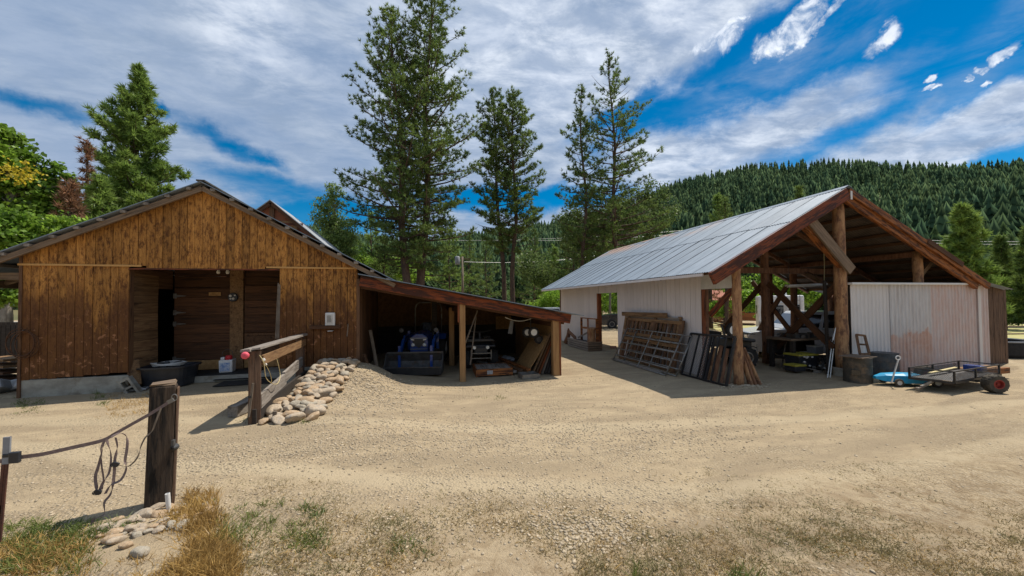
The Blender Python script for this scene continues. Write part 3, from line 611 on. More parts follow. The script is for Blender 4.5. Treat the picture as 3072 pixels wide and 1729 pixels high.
# ------------------------------------------------------------------ forest on the hills
def conifer_verts(layers, spikes, seed, wid=.20):
    rs = np.random.RandomState(seed); V = []; Fc = []
    for i in range(layers):
        t = i/layers; zt = 1-(.0 if i == layers-1 else 0)-(1-t)*0; z = .10+.84*t; r = wid*(1-t)**.85+.012; top = z+.84/layers*1.9
        a0 = rs.uniform(0, 6); b = len(V); V.append((0, 0, min(1.0, top)))
        for k in range(spikes*2):
            a = a0+math.pi*k/spikes; rr = r*(rs.uniform(.5, 1.25) if k % 2 == 0 else rs.uniform(.25, .5)); V.append((rr*math.cos(a), rr*math.sin(a), z-(.02 if k % 2 == 0 else -.015)+rs.uniform(-.01, .01)))
        for k in range(spikes*2): Fc.append((b, b+1+k, b+1+(k+1) % (spikes*2)))
    return np.array(V), np.array(Fc)
def forest():
    var = [conifer_verts(7, 4, s) for s in range(4)]; pts = []
    for i in range(17000):
        a = rng.uniform(-62, 100); r = math.sqrt(rng.uniform(104**2, 535**2))
        if math.sin(a*.9+r*.021)*math.sin(r*.034-a*.37)+.35*math.sin(a*2.3) < -.55 and rng.random() < .8: continue
        h = hz(r, a); x, y = r*math.sin(R(a)), r*math.cos(R(a)); pts.append((r, x, y, gz(x, y)+h, a))
    for i in range(900):
        a = rng.uniform(-62, 100); r = rng.uniform(508, 528); h = hz(r, a); x, y = r*math.sin(R(a)), r*math.cos(R(a)); pts.append((r, x, y, gz(x, y)+h, a))
    for i in range(330):
        a = rng.uniform(-30, 72); r = rng.uniform(74, 108); x, y = r*math.sin(R(a)), r*math.cos(R(a)); h = hz(r, a) or 0; pts.append((r, x, y, gz(x, y)+h, a))
    pts.sort(key=lambda p: p[0])
    near = [p for p in pts if -30 < p[4] < 73][:300]; ids = set(id(p) for p in near); far = [p for p in pts if id(p) not in ids]
    VV = []; FF = []; off = 0
    for p in far:
        v, f = var[rng.integers(4)]; hgt = rng.uniform(9, 19); a = rng.uniform(0, 6.28); c, s = math.cos(a), math.sin(a); w = hgt*rng.uniform(.8, 1.4)
        q = np.empty_like(v); q[:, 0] = (v[:, 0]*c-v[:, 1]*s)*w; q[:, 1] = (v[:, 0]*s+v[:, 1]*c)*w; q[:, 2] = v[:, 2]*hgt-1; q += np.array(p[1:4]); VV.append(q); FF.append(f+off); off += len(v)
    o = npmesh('forest', np.concatenate(VV), np.concatenate(FF), MT['needle_far']); tag(o, 'dense dark conifer forest covering the far hills', 'forest', kind='stuff')
    prot = []
    for s in range(4):
        v, f = conifer_verts(26, 9, 20+s, .22); me = None
        o = npmesh('conifer_tree', v, f, MT['needle_far2' if s % 2 else 'needle_far']); prot.append(o)
    for i, p in enumerate(near):
        o = prot[i] if i < 4 else prot[i % 4].copy()
        if i >= 4: COL.objects.link(o)
        hgt = random.uniform(9, 15); o.location = (p[1], p[2], p[3]-.8); o.scale = (hgt*random.uniform(.85, 1.2), hgt, hgt); o.rotation_euler = (0, 0, random.uniform(0, 6))
        tag(o, 'pointed conifer at the foot of the wooded hills', 'tree', 'conifers at the foot of the hills')
forest()
# ------------------------------------------------------------------ brown barn
BY = 9.58; BX0, BX1 = -7.64, -1.40; RX = -4.52; RZ = 4.48; SL, SR = .487, .53; FY = 9.33; OL, OR_ = -5.89, -3.07
def rz_(x): return RZ - (SL*(RX-x) if x < RX else SR*(x-RX))
def boards_x(x0, x1, y, zb, zt, wmin=.132, wmax=.162, th=.022, gap=.007, jit=.004):
    """upright boards facing -y, zb/zt functions of x"""
    b = MB(); x = x0
    while x < x1-.02:
        w = random.uniform(wmin, wmax); xe = min(x+w, x1)
        if x1-xe < .05: xe = x1
        xa, xb = x+gap*random.uniform(.3, .9), xe-gap*random.uniform(.3, .9); yy = y-random.uniform(0, jit); b0 = zb((xa+xb)/2)+random.uniform(-.012, .012)
        b.add([(xa, yy-th, b0), (xb, yy-th, b0), (xb, y, b0), (xa, y, b0), (xa, yy-th, zt(xa)), (xb, yy-th, zt(xb)), (xb, y, zt(xb)), (xa, y, zt(xa))],
              [(0,3,2,1),(4,5,6,7),(0,1,5,4),(1,2,6,5),(2,3,7,6),(3,0,4,7)])
        x = xe
    return b
def boards_y(y0, y1, x, zb, zt, wmin, wmax, th, gap, sgn=-1, jit=.002):
    b = MB(); y = y0
    while y < y1-.01:
        w = random.uniform(wmin, wmax); ye = min(y+w, y1)
        if y1-ye < wmin*.3: ye = y1
        xo = x+sgn*(th+random.uniform(0, jit)); b.bx(min(x, xo), max(x, xo), y+gap/2, ye-gap/2, zb((y+ye)/2), zt((y+ye)/2)); y = ye
    return b
def planks_h(z0, z1, fn, hmin=.16, hmax=.24, gap=.008):
    """lying planks; fn(b, za, zb) adds one"""
    b = MB(); z = z0
    while z < z1-.02:
        h = random.uniform(hmin, hmax); ze = min(z+h, z1); fn(b, z+gap/2, ze-gap/2); z = ze
    return b
barn = T('barn', 'brown board-sided barn with a wide open doorway under its gable', 'barn', (RX, BY, 0))
top = lambda x: rz_(x)-.13
boards_x(BX0, OL, BY, lambda x: .34+.04*(x-BX0), lambda x: 2.645).build('siding_boards', MT['siding'], barn, w=True)
boards_x(OR_, BX1, BY, lambda x: .34, lambda x: 2.645).build('siding_boards', MT['siding'], barn, w=True)
boards_x(BX0, BX1, BY-.004, lambda x: 2.652 if (x < -5.62 or x > -3.3) else 2.60, top, jit=.008).build('gable_boards', MT['siding'], barn, w=True)
MB().bx(BX0-.05, -5.67, BY-.05, BY-.028, 2.63, 2.668).build('trim_board', MT['trim_new'], barn, w=True)
MB().bx(-3.33, BX1+.04, BY-.05, BY-.028, 2.63, 2.668).build('trim_board', MT['trim_new'], barn, w=True)
beam((-5.9, BY-.02, 2.585), (-3.07, BY-.02, 2.60), .03, .03, 'header_lip', MT['red_beam'], barn)
MB().bx(BX0+.01, OL-.0, BY-.02, BY+.16, -.4, .345).build('foundation', MT['concrete'], barn, w=True, bevel=.01)
MB().bx(OR_, BX1-.01, BY-.02, BY+.16, -.5, .345).build('foundation', MT['concrete'], barn, w=True, bevel=.01)
MB().bx(BX0-.03, BX0+.02, BY-.045, BY+.02, -.02, 2.86).build('corner_board', MT['brown_z'], barn, w=True)
MB().bx(BX1-.02, BX1+.05, BY-.03, BY+.06, -.22, 2.40).build('corner_board', MT['brown_z'], barn, w=True)
MB().bx(OL-.03, OL, BY, BY+.12, .1, 2.6).bx(OR_-.0, OR_+.04, BY, BY+.12, .1, 2.6).build('door_jambs', MT['brown_z'], barn, w=True)
b = MB(); b.bx(BX0, BX0+.1, BY+.17, 17, -.3, 2.75); b.bx(BX1-.1, BX1, BY+.17, 17, -.3, 2.75); b.bx(BX0, BX1, 17, 17.1, -.3, 2.75); b.bx(BX0, BX1, BY+.03, BY+.08, 2.75, 2.8)
b.prism([(BX0, 2.75), (BX1, 2.75), (RX, 4.3)], 16.9, 17.05); b.build('walls', MT['dark_board'], barn, w=True)
boards_y(9.6, 14.32, BX1, lambda y: -.25, lambda y: 2.55, .14, .2, .02, .006, 1).build('side_boards', MT['brown_z'], barn, w=True)
# recess
YB = 11.0
def f(b, za, zb): b.bx(OL-.05, OL-random.uniform(0, .012), BY+.13, 10.48, za, zb)
planks_h(.22, 2.5, f).build('recess_planks', MT['tan_planks'], barn, w=True)
MB().bx(OL-.04, OL, BY+.13, 10.48, 2.5, 2.66).bx(OL-.04, OL, 10.48, YB, 2.2, 2.66).build('recess_header', MT['brown_y'], barn, w=True)
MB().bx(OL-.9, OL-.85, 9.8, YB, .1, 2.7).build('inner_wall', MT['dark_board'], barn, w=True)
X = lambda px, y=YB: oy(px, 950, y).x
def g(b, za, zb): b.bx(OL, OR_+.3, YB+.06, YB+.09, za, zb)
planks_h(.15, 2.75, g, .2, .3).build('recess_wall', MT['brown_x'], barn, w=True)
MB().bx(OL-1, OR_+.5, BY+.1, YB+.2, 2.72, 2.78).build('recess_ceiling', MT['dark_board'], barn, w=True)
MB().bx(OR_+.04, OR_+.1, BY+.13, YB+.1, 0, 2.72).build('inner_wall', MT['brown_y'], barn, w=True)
dl, dr = X(523), X(689)
def h(b, za, zb): b.bx(dl, dr, YB+.005-random.uniform(0, .008), YB+.05, za, zb)
door = planks_h(.42, 2.22, h, .2, .26).build('plank_door', MT['brown_x'], barn, w=True)
for zp in (950-62, 950-12, 950+22, 1077):
    z = oy(530, zp, YB).z; b = MB(); b.bx(dl-.02, dl+.05, YB-.02, YB-.008, z-.06, z+.06); b.prism([(dl+.05, z-.03), (dl+.25, z-.006), (dl+.25, z+.006), (dl+.05, z+.03)], YB-.02, YB-.01)
    b.build('hinge', MT['gal_tube'], door, w=True)
MB().bx(dl, dr-.03, YB-.01, YB+.04, .18, .415).build('kick_board', MT['osb'], door, w=True)
sx = X(645); sz = oy(645, 882, YB).z
MB().bx(sx-.13, sx+.13, YB-.02, YB-.006, sz-.045, sz+.045).build('name_plate', MT['osb'], door, w=True)
MB().bx(X(691), X(731), YB-.03, YB+.05, .15, 2.7).build('door_post', MT['tan_planks'], barn, w=True)
def h2(b, za, zb): b.bx(X(734), OR_+.03, YB-.006*random.random(), YB+.05, za, zb)
d2 = planks_h(1.08, 2.3, h2, .18, .26).build('half_door', MT['brown_x'], barn, w=True)
planks_h(.42, 1.065, h2, .2, .32).build('half_door', MT['brown_y'], barn, w=True)
MB().bx(X(734), OR_+.03, YB-.01, YB+.04, .18, .41).build('kick_board', MT['osb'], barn, w=True)
MB().bx(OL-.8, OR_+.1, 10.15, YB+.1, .0, .15).build('floor_slab', MT['concrete'], barn, w=True, bevel=.01)
# roof
b = MB(); y0, y1 = FY, 17.3
def sheet(xa, xb, nn):
    c = MB()
    for i in range(nn):
        ya, yb = lerp(y0, y1, i/nn), lerp(y0, y1, (i+1)/nn); dz = .004*(i % 2)
        P = [(xa, ya, rz_(xa)+dz), (xb, ya, rz_(xb)+dz), (xb, yb, rz_(xb)+dz), (xa, yb, rz_(xa)+dz)]
        c.add(P+[(x, y, z-.02) for x, y, z in P], [(0,1,2,3),(7,6,5,4),(0,4,5,1),(1,5,6,2),(2,6,7,3),(3,7,4,0)])
    return c
sheet(-8.75, RX, 12).build('roof_sheet', MT['roof'], barn, w=True)
sheet(RX, -.50, 12).build('roof_sheet', MT['roof'], barn, w=True)
beam((RX, FY-.01, RZ+.012), (RX, 17.3, RZ+.012), .16, .03, 'ridge_cap', MT['roof_dark'], barn)
for xa, nm in ((-8.7, 'rake_board'), (-.53, 'rake_board')):
    beam((xa, FY+.08, rz_(xa)-.14), (RX, FY+.08, RZ-.14), .05, .10, 'rake_board', MT['old_grey_x'], barn)
    b = MB()
    for k in range(11):
        x = lerp(xa, RX, (k+.4)/11); b.bx(x-.045, x+.045, FY+.01, 17.2, rz_(x)-.066-.04*.5, rz_(x)-.03)
    b.build('purlins', MT['old_grey_y'], barn, w=True)
for y in (10.4, 11.9, 13.4, 14.9, 16.4): MB().tube([(BX0+.05, y, 2.70), (-8.68, y, 2.28)], .06, 7).build('rafter_end', MT['old_grey_x'], barn, w=True)
beam((-8.6, FY+.05, 2.29), (-8.6, 17, 2.29), .09, .16, 'eave_beam', MT['old_grey_x'], barn)
beam((-8.6, BY+.1, 2.42), (BX0, BY+.1, 2.42), .05, .14, 'eave_brace', MT['old_grey_x'], barn)
# light sockets over the doorway
for px in (655, 683):
    p = oy(px, 820, BY+.35); l_ = MB().lathe([(.05, .03), (.05, 0), (.025, -.01), (.025, -.06), (.034, -.08), (.034, -.12), (.02, -.14)], (p.x, p.y, 2.66), n=12).build('lamp_socket', MT['cream'], barn, w=True, smooth=True)
beam((oy(640, 820, BY+.35).x, BY+.35, 2.62), (oy(690, 820, BY+.35).x, BY+.35, 2.62), .03, .02, 'conduit', MT['cream'], barn)
# taller barn behind
ap = oy(812, 600, 19); rr = oy(962, 722, 19); sl = (ap.z-rr.z)/(rr.x-ap.x); W2 = 4.0
bb = T('barn', 'red-brown gable of a second, taller barn peeking over the right roof slope', 'barn', (ap.x, 19, -.2))
z2 = lambda x: ap.z-.1-sl*abs(x-ap.x)
MB().prism([(ap.x-W2, -.4), (ap.x+W2, -.4), (ap.x+W2, z2(ap.x+W2)), (ap.x, z2(ap.x)), (ap.x-W2, z2(ap.x-W2))], 19.25, 26.9).build('walls', MT['osb_dark'], bb, w=True)
boards_x(ap.x-W2, ap.x+W2, 19.24, lambda x: 3.0, lambda x: z2(x), .5, .7).build('gable_boards', MT['cabin_wood'], bb, w=True)
wx = oy(868, 665, 19.2)
MB().bx(wx.x-.55, wx.x+.35, 19.14, 19.2, wx.z-.42, wx.z+.02).build('window', MT['tan_planks'], bb, w=True)
MB().bx(ap.x-.1, ap.x+.1, 19.12, 19.2, ap.z-1.1, ap.z-.2).build('king_post', MT['brown_z'], bb, w=True)
beam((ap.x-.2, 19.16, ap.z-1.05), (rr.x-.8, 19.16, ap.z-1.05), .05, .12, 'tie_beam', MT['red_beam'], bb)
for s in (-1, 1):
    b = MB(); P = [(ap.x, 18.9, ap.z), (ap.x+s*(W2+.5), 18.9, ap.z-sl*(W2+.5)), (ap.x+s*(W2+.5), 27.2, ap.z-sl*(W2+.5)), (ap.x, 27.2, ap.z)]
    b.add(P+[(x, y, z-.04) for x, y, z in P], [(0,1,2,3),(7,6,5,4),(0,4,5,1),(1,5,6,2),(2,6,7,3),(3,7,4,0)]); b.build('roof_sheet', MT['roof_plain'], bb, w=True)
    beam((ap.x, 18.98, ap.z-.13), (ap.x+s*(W2+.5), 18.98, ap.z-.13-sl*(W2+.5)), .05, .16, 'rake_board', MT['brown_x'], bb)

# ------------------------------------------------------------------ lean-to
def lz(x): return 2.50-.189*(x+1.3)
LG = -.24
lt_ = T('lean_to_shed', 'low open lean-to shed with red-brown beam, joined to the right of the brown barn', 'shed', (1.4, 9.6, LG))
beam((-1.33, 9.49, lz(-1.33)-.165), (4.08, 9.49, lz(4.08)-.165), .07, .25, 'front_beam', MT['red_beam'], lt_, bevel=.006)
beam((-1.33, 9.62, lz(-1.33)-.24), (3.95, 9.62, lz(3.95)-.24), .05, .2, 'front_beam', MT['brown_x'], lt_)
b = MB()
for i in range(8):
    ya, yb = lerp(9.28, 14.5, i/8), lerp(9.28, 14.5, (i+1)/8); dz = .004*(i % 2); xa, xb = -1.35, 4.40
    P = [(xa, ya, lz(xa)+dz), (xb, ya, lz(xb)+dz), (xb, yb, lz(xb)+dz), (xa, yb, lz(xa)+dz)]
    b.add(P+[(x, y, z-.018) for x, y, z in P], [(0,1,2,3),(7,6,5,4),(0,4,5,1),(1,5,6,2),(2,6,7,3),(3,7,4,0)])
b.build('roof_sheet', MT['roof'], lt_, w=True)
b = MB()
for y in (10.2, 10.9, 11.6, 12.3, 13.0, 13.7): b.bar((-1.35, y, lz(-1.35)-.10), (4.0, y, lz(4.0)-.10), .05, .14)
b.build('rafters', MT['brown_x'], lt_, w=True)
beam((1.12, 9.65, lz(1.12)-.42), (1.12, 14.1, lz(1.12)-.42), .10, .16, 'cross_beam', MT['brown_x'], lt_)
beam((3.62, 9.65, lz(3.62)-.38), (3.62, 14.1, lz(3.62)-.38), .10, .14, 'cross_beam', MT['brown_x'], lt_)
MB().bx(1.045, 1.19, 9.5, 9.66, LG-.1, lz(1.1)-.16).build('post', MT['post_wood'], lt_, w=True, bevel=.008)
MB().bx(1.0, 1.045, 9.52, 9.6, lz(1.1)-.75, lz(1.1)-.2).build('cleat', MT['red_beam_z'], lt_, w=True)
MB().bx(3.57, 3.75, 9.5, 9.66, LG-.1, lz(3.7)-.15).build('post', MT['post_wood'], lt_, w=True, bevel=.008)
MB().bx(3.755, 3.80, 9.5, 9.75, LG-.1, lz(3.8)-.1).build('post_board', MT['red_beam_z'], lt_, w=True)
MB().bx(.98, 1.14, 12.0, 12.15, LG-.1, lz(1.1)-.4).build('post', MT['post_wood'], lt_, w=True)
MB().bx(.45, .62, 12.4, 12.56, LG-.1, lz(.5)-.2).build('post', MT['dark_board'], lt_, w=True)
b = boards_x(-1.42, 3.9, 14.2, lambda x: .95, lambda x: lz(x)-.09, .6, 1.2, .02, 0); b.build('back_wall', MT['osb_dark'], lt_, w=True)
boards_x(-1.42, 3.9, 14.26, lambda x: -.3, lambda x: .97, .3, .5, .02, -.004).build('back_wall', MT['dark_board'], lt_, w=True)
b = MB(); b.bx(3.76, 3.80, 9.76, 14.3, LG-.1, 1.4); b.build('side_wall', MT['osb'], lt_, w=True)
x_ = oy(1480, 970, 14.15); MB().bx(x_.x+.1, x_.x+.75, 14.13, 14.17, .75, 1.25).build('patch_panel', MT['osb'], lt_, w=True)

# ------------------------------------------------------------------ pole barn
PYF = 7.0; PRX, PRZ = 10.75, 4.69; PSL, PSR = .527, .456; PL, PR, PE = 6.5, 16.15, 17.3; PYB = 19.0
def pz(x): return PRZ-PSL*(PRX-x) if x < PRX else (PRZ-PSR*(x-PRX) if x < PR else PRZ-PSR*(PR-PRX)-.17*(x-PR))
pb = T('pole_barn', 'open log pole barn with long galvanised roof and pale metal cladding', 'barn', (12, 13, -.25))
def corr(xa, xb, ya, yb, per=.076, amp=.008, lift=0):
    n = max(4, int((yb-ya)/per*6)); V = []; F = []
    for i in range(n+1):
        y = lerp(ya, yb, i/n); o = amp*math.sin(2*math.pi*y/per)+lift; V += [(xa, y, pz(xa+1e-6)+o), (xb, y, pz(xb-1e-6)+o)]
    for i in range(n): F.append((2*i, 2*i+1, 2*i+3, 2*i+2))
    return V, F
YR = 12.25       # the right slope stops short of the left one
for (xa, xb) in ((PL, PRX), (PRX, PR), (PR, PE)):
    b = MB(); y = PYF; k = 0; yend = PYB if xa == PL else YR
    while y < yend-.01:
        ye = min(yend, y+.61)
        b.add(*corr(xa, xb, y, ye+.03, lift=.006*(k % 2))); y = ye; k += 1
    o = b.build('roof_sheet', MT['roof'], pb, w=True)
    if xa == PL:      # upper courses lap over the lower ones
        pass
b = MB(); y = PYF+.02; k = 0
while y < PYB-.1:
    xa = 8.9+random.uniform(-.04, .04); b.add(*corr(xa, PRX, y, y+.62, lift=.014+.005*(k % 2))); y += .61; k += 1
b.build('roof_lap', MT['roof'], pb, w=True)
MB().prism([(PRX-.16, PRZ-.055), (PRX, PRZ+.035), (PRX+.16, PRZ-.045), (PRX, PRZ+.02)], PYF, PYB).build('ridge_cap', MT['roof'], pb, w=True)
b = MB(); y = PYF+.61
while y < PYB-.3: b.bar((PL+.01, y+.02, pz(PL)+.012), (PRX-.17, y+.02, PRZ-.17*PSL+.024), .014, .012); y += .61
b.build('seam_shadow_bars', MT['gun_metal'], pb, w=True)  # dark bars stand in for the shadow gap at each sheet seam
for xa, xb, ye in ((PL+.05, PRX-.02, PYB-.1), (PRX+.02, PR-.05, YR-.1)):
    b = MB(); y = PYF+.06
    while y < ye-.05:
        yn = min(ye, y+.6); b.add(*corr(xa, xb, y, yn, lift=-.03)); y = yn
    b.build('roof_underside', MT['dark_underlay'], pb, w=True)  # extra dark sheet added below the roof so its underside looks darker
# barge beams
beam((PL+.0, PYF+.03, pz(PL)-.165), (PRX-.02, PYF+.03, PRZ-.175), .09, .30, 'barge_beam', MT['red_beam'], pb, bevel=.01)
beam((PR+.05, PYF+.03, pz(PR)-.10), (PRX+.02, PYF+.03, PRZ-.12), .08, .17, 'barge_beam', MT['orange_beam'], pb, bevel=.01)
beam((PR-.35, PYF+.10, pz(PR-.35)-.27), (PRX+.02, PYF+.10, PRZ-.30), .10, .16, 'barge_beam', MT['orange_beam'], pb, bevel=.01)
beam((13.6, PYF-.0, pz(13.6)-.02), (15.0, PYF-.0, pz(15.0)-.02), .07, .14, 'barge_patch', MT['brown_x'], pb)
MB().bx(PRX+.03, PRX+.09, PYF-.022, PYF-.012, PRZ-.34, PRZ-.12).build('ridge_plate', MT['white_plastic'], pb, w=True)
b = MB()
for k in range(9):
    x = lerp(PL+.15, PRX-.12, k/8); b.bx(x-.035, x+.035, PYF+.08, PYB-.05, pz(x)-.125, pz(x)-.045)
for k in range(11):
    x = lerp(PRX+.12, PR-.1, k/10); b.bx(x-.035, x+.035, PYF+.08, YR-.05, pz(x)-.125, pz(x)-.045)
b.build('purlins', MT['brown_y'], pb, w=True)
b = MB()
for y in (9.3, 11.1, 12.1, 14.9, 16.8, 18.7):
    b.tube([(PL+.3, y, pz(PL+.3)-.17), (PRX, y, PRZ-.19)], .07, 8)
    if y < 12.5: b.tube([(PR-.1, y, pz(PR-.1)-.17), (PRX, y, PRZ-.19)], .07, 8)
b.build('rafters', MT['log_dark'], pb, w=True, smooth=True)
MB().bx(PL-.01, PL+.02, PYF+.3, PYB-.05, pz(PL)-.085, pz(PL)-.016).build('eave_trim', MT['white_siding'], pb, w=True)
def log(x, y, zb, zt, r, m='log', knots=True, lean=(0, 0), name='log_post'):
    P = []; RR = []; k = 14
    for i in range(k+1):
        t = i/k; P.append((x+lean[0]*t+random.uniform(-.006, .006), y+lean[1]*t+random.uniform(-.006, .006), lerp(zb, zt, t))); RR.append(r*(1.08-.16*t)*random.uniform(.95, 1.06))
    b = MB(); b.tube(P, RR, 14); o = b.build(name, MT[m], pb, w=True, smooth=True)
    if False:
        kb = MB()
        for i in range(5):
            z = lerp(zb+.2, zt-.2, random.random()); a = random.uniform(math.pi*.9, math.pi*1.9); kb.lathe([(.035, -.02), (.03, .012), (.018, .02)], (x+math.cos(a)*r*.95, y+math.sin(a)*r*.95, z), 'y', 8)
        kb.build('knots', MT['log_dark'], o, w=False) if False else kb.build('knots', MT[m], o, w=True, smooth=True)
    return o
log(7.46, 7.30, -.3, 2.85, .105)
log(10.80, 7.30, -.02, 4.45, .135)
MB().bx(10.62, 10.9, 7.1, 7.42, -.35, 0).build('footing_block', MT['concrete'], pb, w=True, bevel=.02)
log(13.98, 7.42, -.3, 3.15, .115)
log(7.62, 8.5, -.3, 2.9, .09, 'log_dark'); log(7.62, 12.6, -.3, 2.9, .09, 'log_dark'); log(7.62, 18.3, -.3, 2.9, .09, 'log_dark')
log(10.83, 9.5, -.3, 4.45, .12, 'log_dark'); log(10.83, 11.6, -.3, 4.45, .10, 'log_dark', False) if False else None
log(13.97, 12.05, -.7, 3.1, .12, 'log_dark'); log(13.97, 11.06, -.6, 3.1, .12, 'log_dark'); log(10.83, 15.0, -.6, 4.4, .11, 'log_dark')
beam((7.5, 9.4, 2.72), (PR-1, 9.4, 2.72), .09, .17, 'tie_beam', MT['log_dark'], pb)
beam((8.6, 11.2, 2.95), (14, 11.2, 2.95), .09, .15, 'tie_beam', MT['log_dark'], pb)
beam((7.46, 7.35, 2.74), (7.46, 18.6, 2.74), .14, .14, 'wall_plate', MT['brown_x'], pb)
beam((10.8, 7.35, 4.42), (10.8, 18.6, 4.42), .14, .14, 'ridge_beam', MT['log_dark'], pb)
beam((13.98, 7.35, 3.06), (13.98, 12.1, 3.06), .14, .14, 'plate_beam', MT['log_dark'], pb)
def brace(p, q, w=.06, h=.17, m='brown_x', nm='brace'): return beam(p, q, w, h, nm, MT[m], pb)
a, c = oy(2424, 650, 7.12), oy(2556, 812, 7.05); brace(a, c, .05, .26, 'old_grey_x')
a, c = oy(2408, 668, 7.22), oy(2524, 795, 7.22); brace(a, c, .12, .20, 'orange_beam')
brace(oy(2233, 774, 7.2), (9.0, 9.3, 2.72), .08, .12, 'red_beam'); brace((7.5, 7.4, 2.6), (8.7, 9.3, 2.6), .06, .12, 'red_beam')
brace(ox(2305, 850, 10.7), ox(2500, 1045, 10.7)); brace(ox(2516, 850, 10.76), ox(2300, 1072, 10.76))
brace(ox(2257, 845, 13.9), ox(2380, 1005, 13.9)); brace(ox(2362, 857, 13.85), ox(2268, 1005, 13.85))
brace(ox(2171, 986, 10.83), ox(2288, 852, 10.83), .07, .15); brace(ox(2131, 945, 7.6), ox(2203, 862, 7.6), .05, .15, 'red_beam')
brace(oy(2746, 845, 7.5), oy(2800, 780, 7.5), .05, .12, 'old_grey_x')
brace((11, 7.9, 2.3), (14, 11.0, 3.0), .06, .14)
# left wall
zt = lambda y: 2.62
def wp(y0, y1, z0, z1=2.62, jit=.002): boards_y(y0, y1, 7.40, lambda y: z0, lambda y: z1, .185, .215, .015, .011, -1, jit).build('wall_cladding', MT['white_siding'], pb, w=True)
wp(8.38, 12.68, -.24); wp(14.2, 18.4, -.28); wp(12.70, 14.18, 2.13); MB().bx(7.385, 7.40, 7.34, 7.86, 2.09, 2.62).bx(7.385, 7.40, 7.87, 8.37, 2.09, 2.62).build('wall_cladding', MT['cream'], pb, w=True)
MB().bx(7.36, 7.52, 14.19, 14.3, -.3, 2.13).build('door_jamb', MT['red_beam_z'], pb, w=True); MB().bx(7.41, 7.5, 8.36, 8.48, -.3, 2.1).build('door_jamb', MT['red_beam_z'], pb, w=True)
MB().bx(7.37, 7.5, 18.41, 18.52, -.4, 2.6).build('corner_post', MT['brown_z'], pb, w=True)
# front cladding: sheets of different age
def wav(x0, x1, z0, z1, y, per=.137, amp=.012):
    n = max(6, int((x1-x0)/per*8)); b = MB(); V = []; F = []
    for i in range(n+1):
        x = lerp(x0, x1, i/n); ph = (x/per) % 1; o = amp*(1 if ph < .22 else (-1 if .34 < ph < .9 else (1-2*(ph-.22)/.12 if ph < .34 else -1+2*(ph-.9)/.1))); V += [(x, y-o, z0), (x, y-o, z1)]
    for i in range(n): F.append((2*i, 2*i+1, 2*i+3, 2*i+2))
    b.add(V, F); o = b.build('cladding_sheet', MT['white_metal'], pb, w=True); o.modifiers.new('s', 'SOLIDIFY').thickness = .003; return o
def setm(o, k, lab): o.data.materials.clear(); o.data.materials.append(MT[k]); o['label'] = lab
wav(10.99, 12.45, -.28, 2.17, 7.20)
setm(wav(12.43, 14.02, -.28, 2.17, 7.185), 'worn_metal', 'greyish white metal sheet rusted pink along its lower part')
setm(wav(14.0, 16.55, -.28, 2.17, 7.19), 'pink_panel', 'pinkish faded metal sheet')
MB().bx(16.0, 16.12, 7.155, 7.17, -.2, 2.17).build('cover_strip', MT['white_metal'], pb, w=True)
MB().bx(10.93, 16.45, 7.10, 7.24, 2.17, 2.225).build('cap_flashing', MT['white_plastic'], pb, w=True, bevel=.006)
MB().bx(10.98, 16.5, 7.24, 7.30, -.2, 2.15).build('backing_boards', MT['dark_board'], pb, w=True)
boards_x(16.57, 17.45, 7.26, lambda x: -.3, lambda x: 2.13, .09, .14, .03, .004, .01).build('end_planks', MT['tie_brown'], pb, w=True)
boards_y(7.3, 11.0, 17.42, lambda y: -.9, lambda y: 1.98, .18, .24, .02, .004).build('side_wall', MT['dark_board'], pb, w=True)
def hb(b, za, zb): b.bx(17.38, 17.42, 11.0, 12.2, za, zb)
planks_h(1.15, 2.0, hb, .2, .3).build('side_header', MT['cabin_wood'], pb, w=True)
for y in (12.1,): log(17.3, y, -1.1, 2.0, .1, 'log_dark')
# hanging tube light and its cord
lf = T('tube_light', 'pale tube light fixture hanging inside the pole barn doorway', 'light', ox(2418, 850, 10.3))
p, q = ox(2360, 853, 10.4), ox(2476, 850, 10.1); q.y = p.y = (p.y+q.y)/2; p, q = oy(2360, 857, 8.6), oy(2476, 852, 8.6)
beam(p, q, .12, .05, 'housing', MT['cream'], lf); MB().tube([p+Vector((.02, 0, -.04)), q+Vector((-.02, 0, -.04))], .018, 8).build('tube', MT['white_plastic'], lf, w=True)
MB().tube([q+Vector((-.05, 0, .02)), oy(2473, 800, 8.6), oy(2471, 745, 8.6), oy(2470, 738, 8.6)+Vector((0, 0, .3))], .008, 5).build('cord', MT['yellow_cord'], lf, w=True)
MB().tube([p+Vector((.05, 0, .02)), oy(2366, 800, 8.6), (oy(2366, 740, 8.6))+Vector((0, 0, .2))], .004, 4).build('chain', MT['gun_metal'], lf, w=True)
cd = T('cable', 'loose yellow cable looping under the left roof beam of the pole barn', 'cable', oy(2255, 765, 7.1))
MB().tube([oy(2248, 768, 7.12), oy(2270, 768, 7.15), oy(2290, 762, 7.15), oy(2303, 745, 7.15), oy(2311, 728, 7.15)], .009, 5).build('cable_run', MT['yellow_cord'], cd, w=True)
beam(oy(2246, 768, 7.1), oy(2266, 762, 7.1), .04, .03, 'cable_end', MT['yellow_cord'], cd)
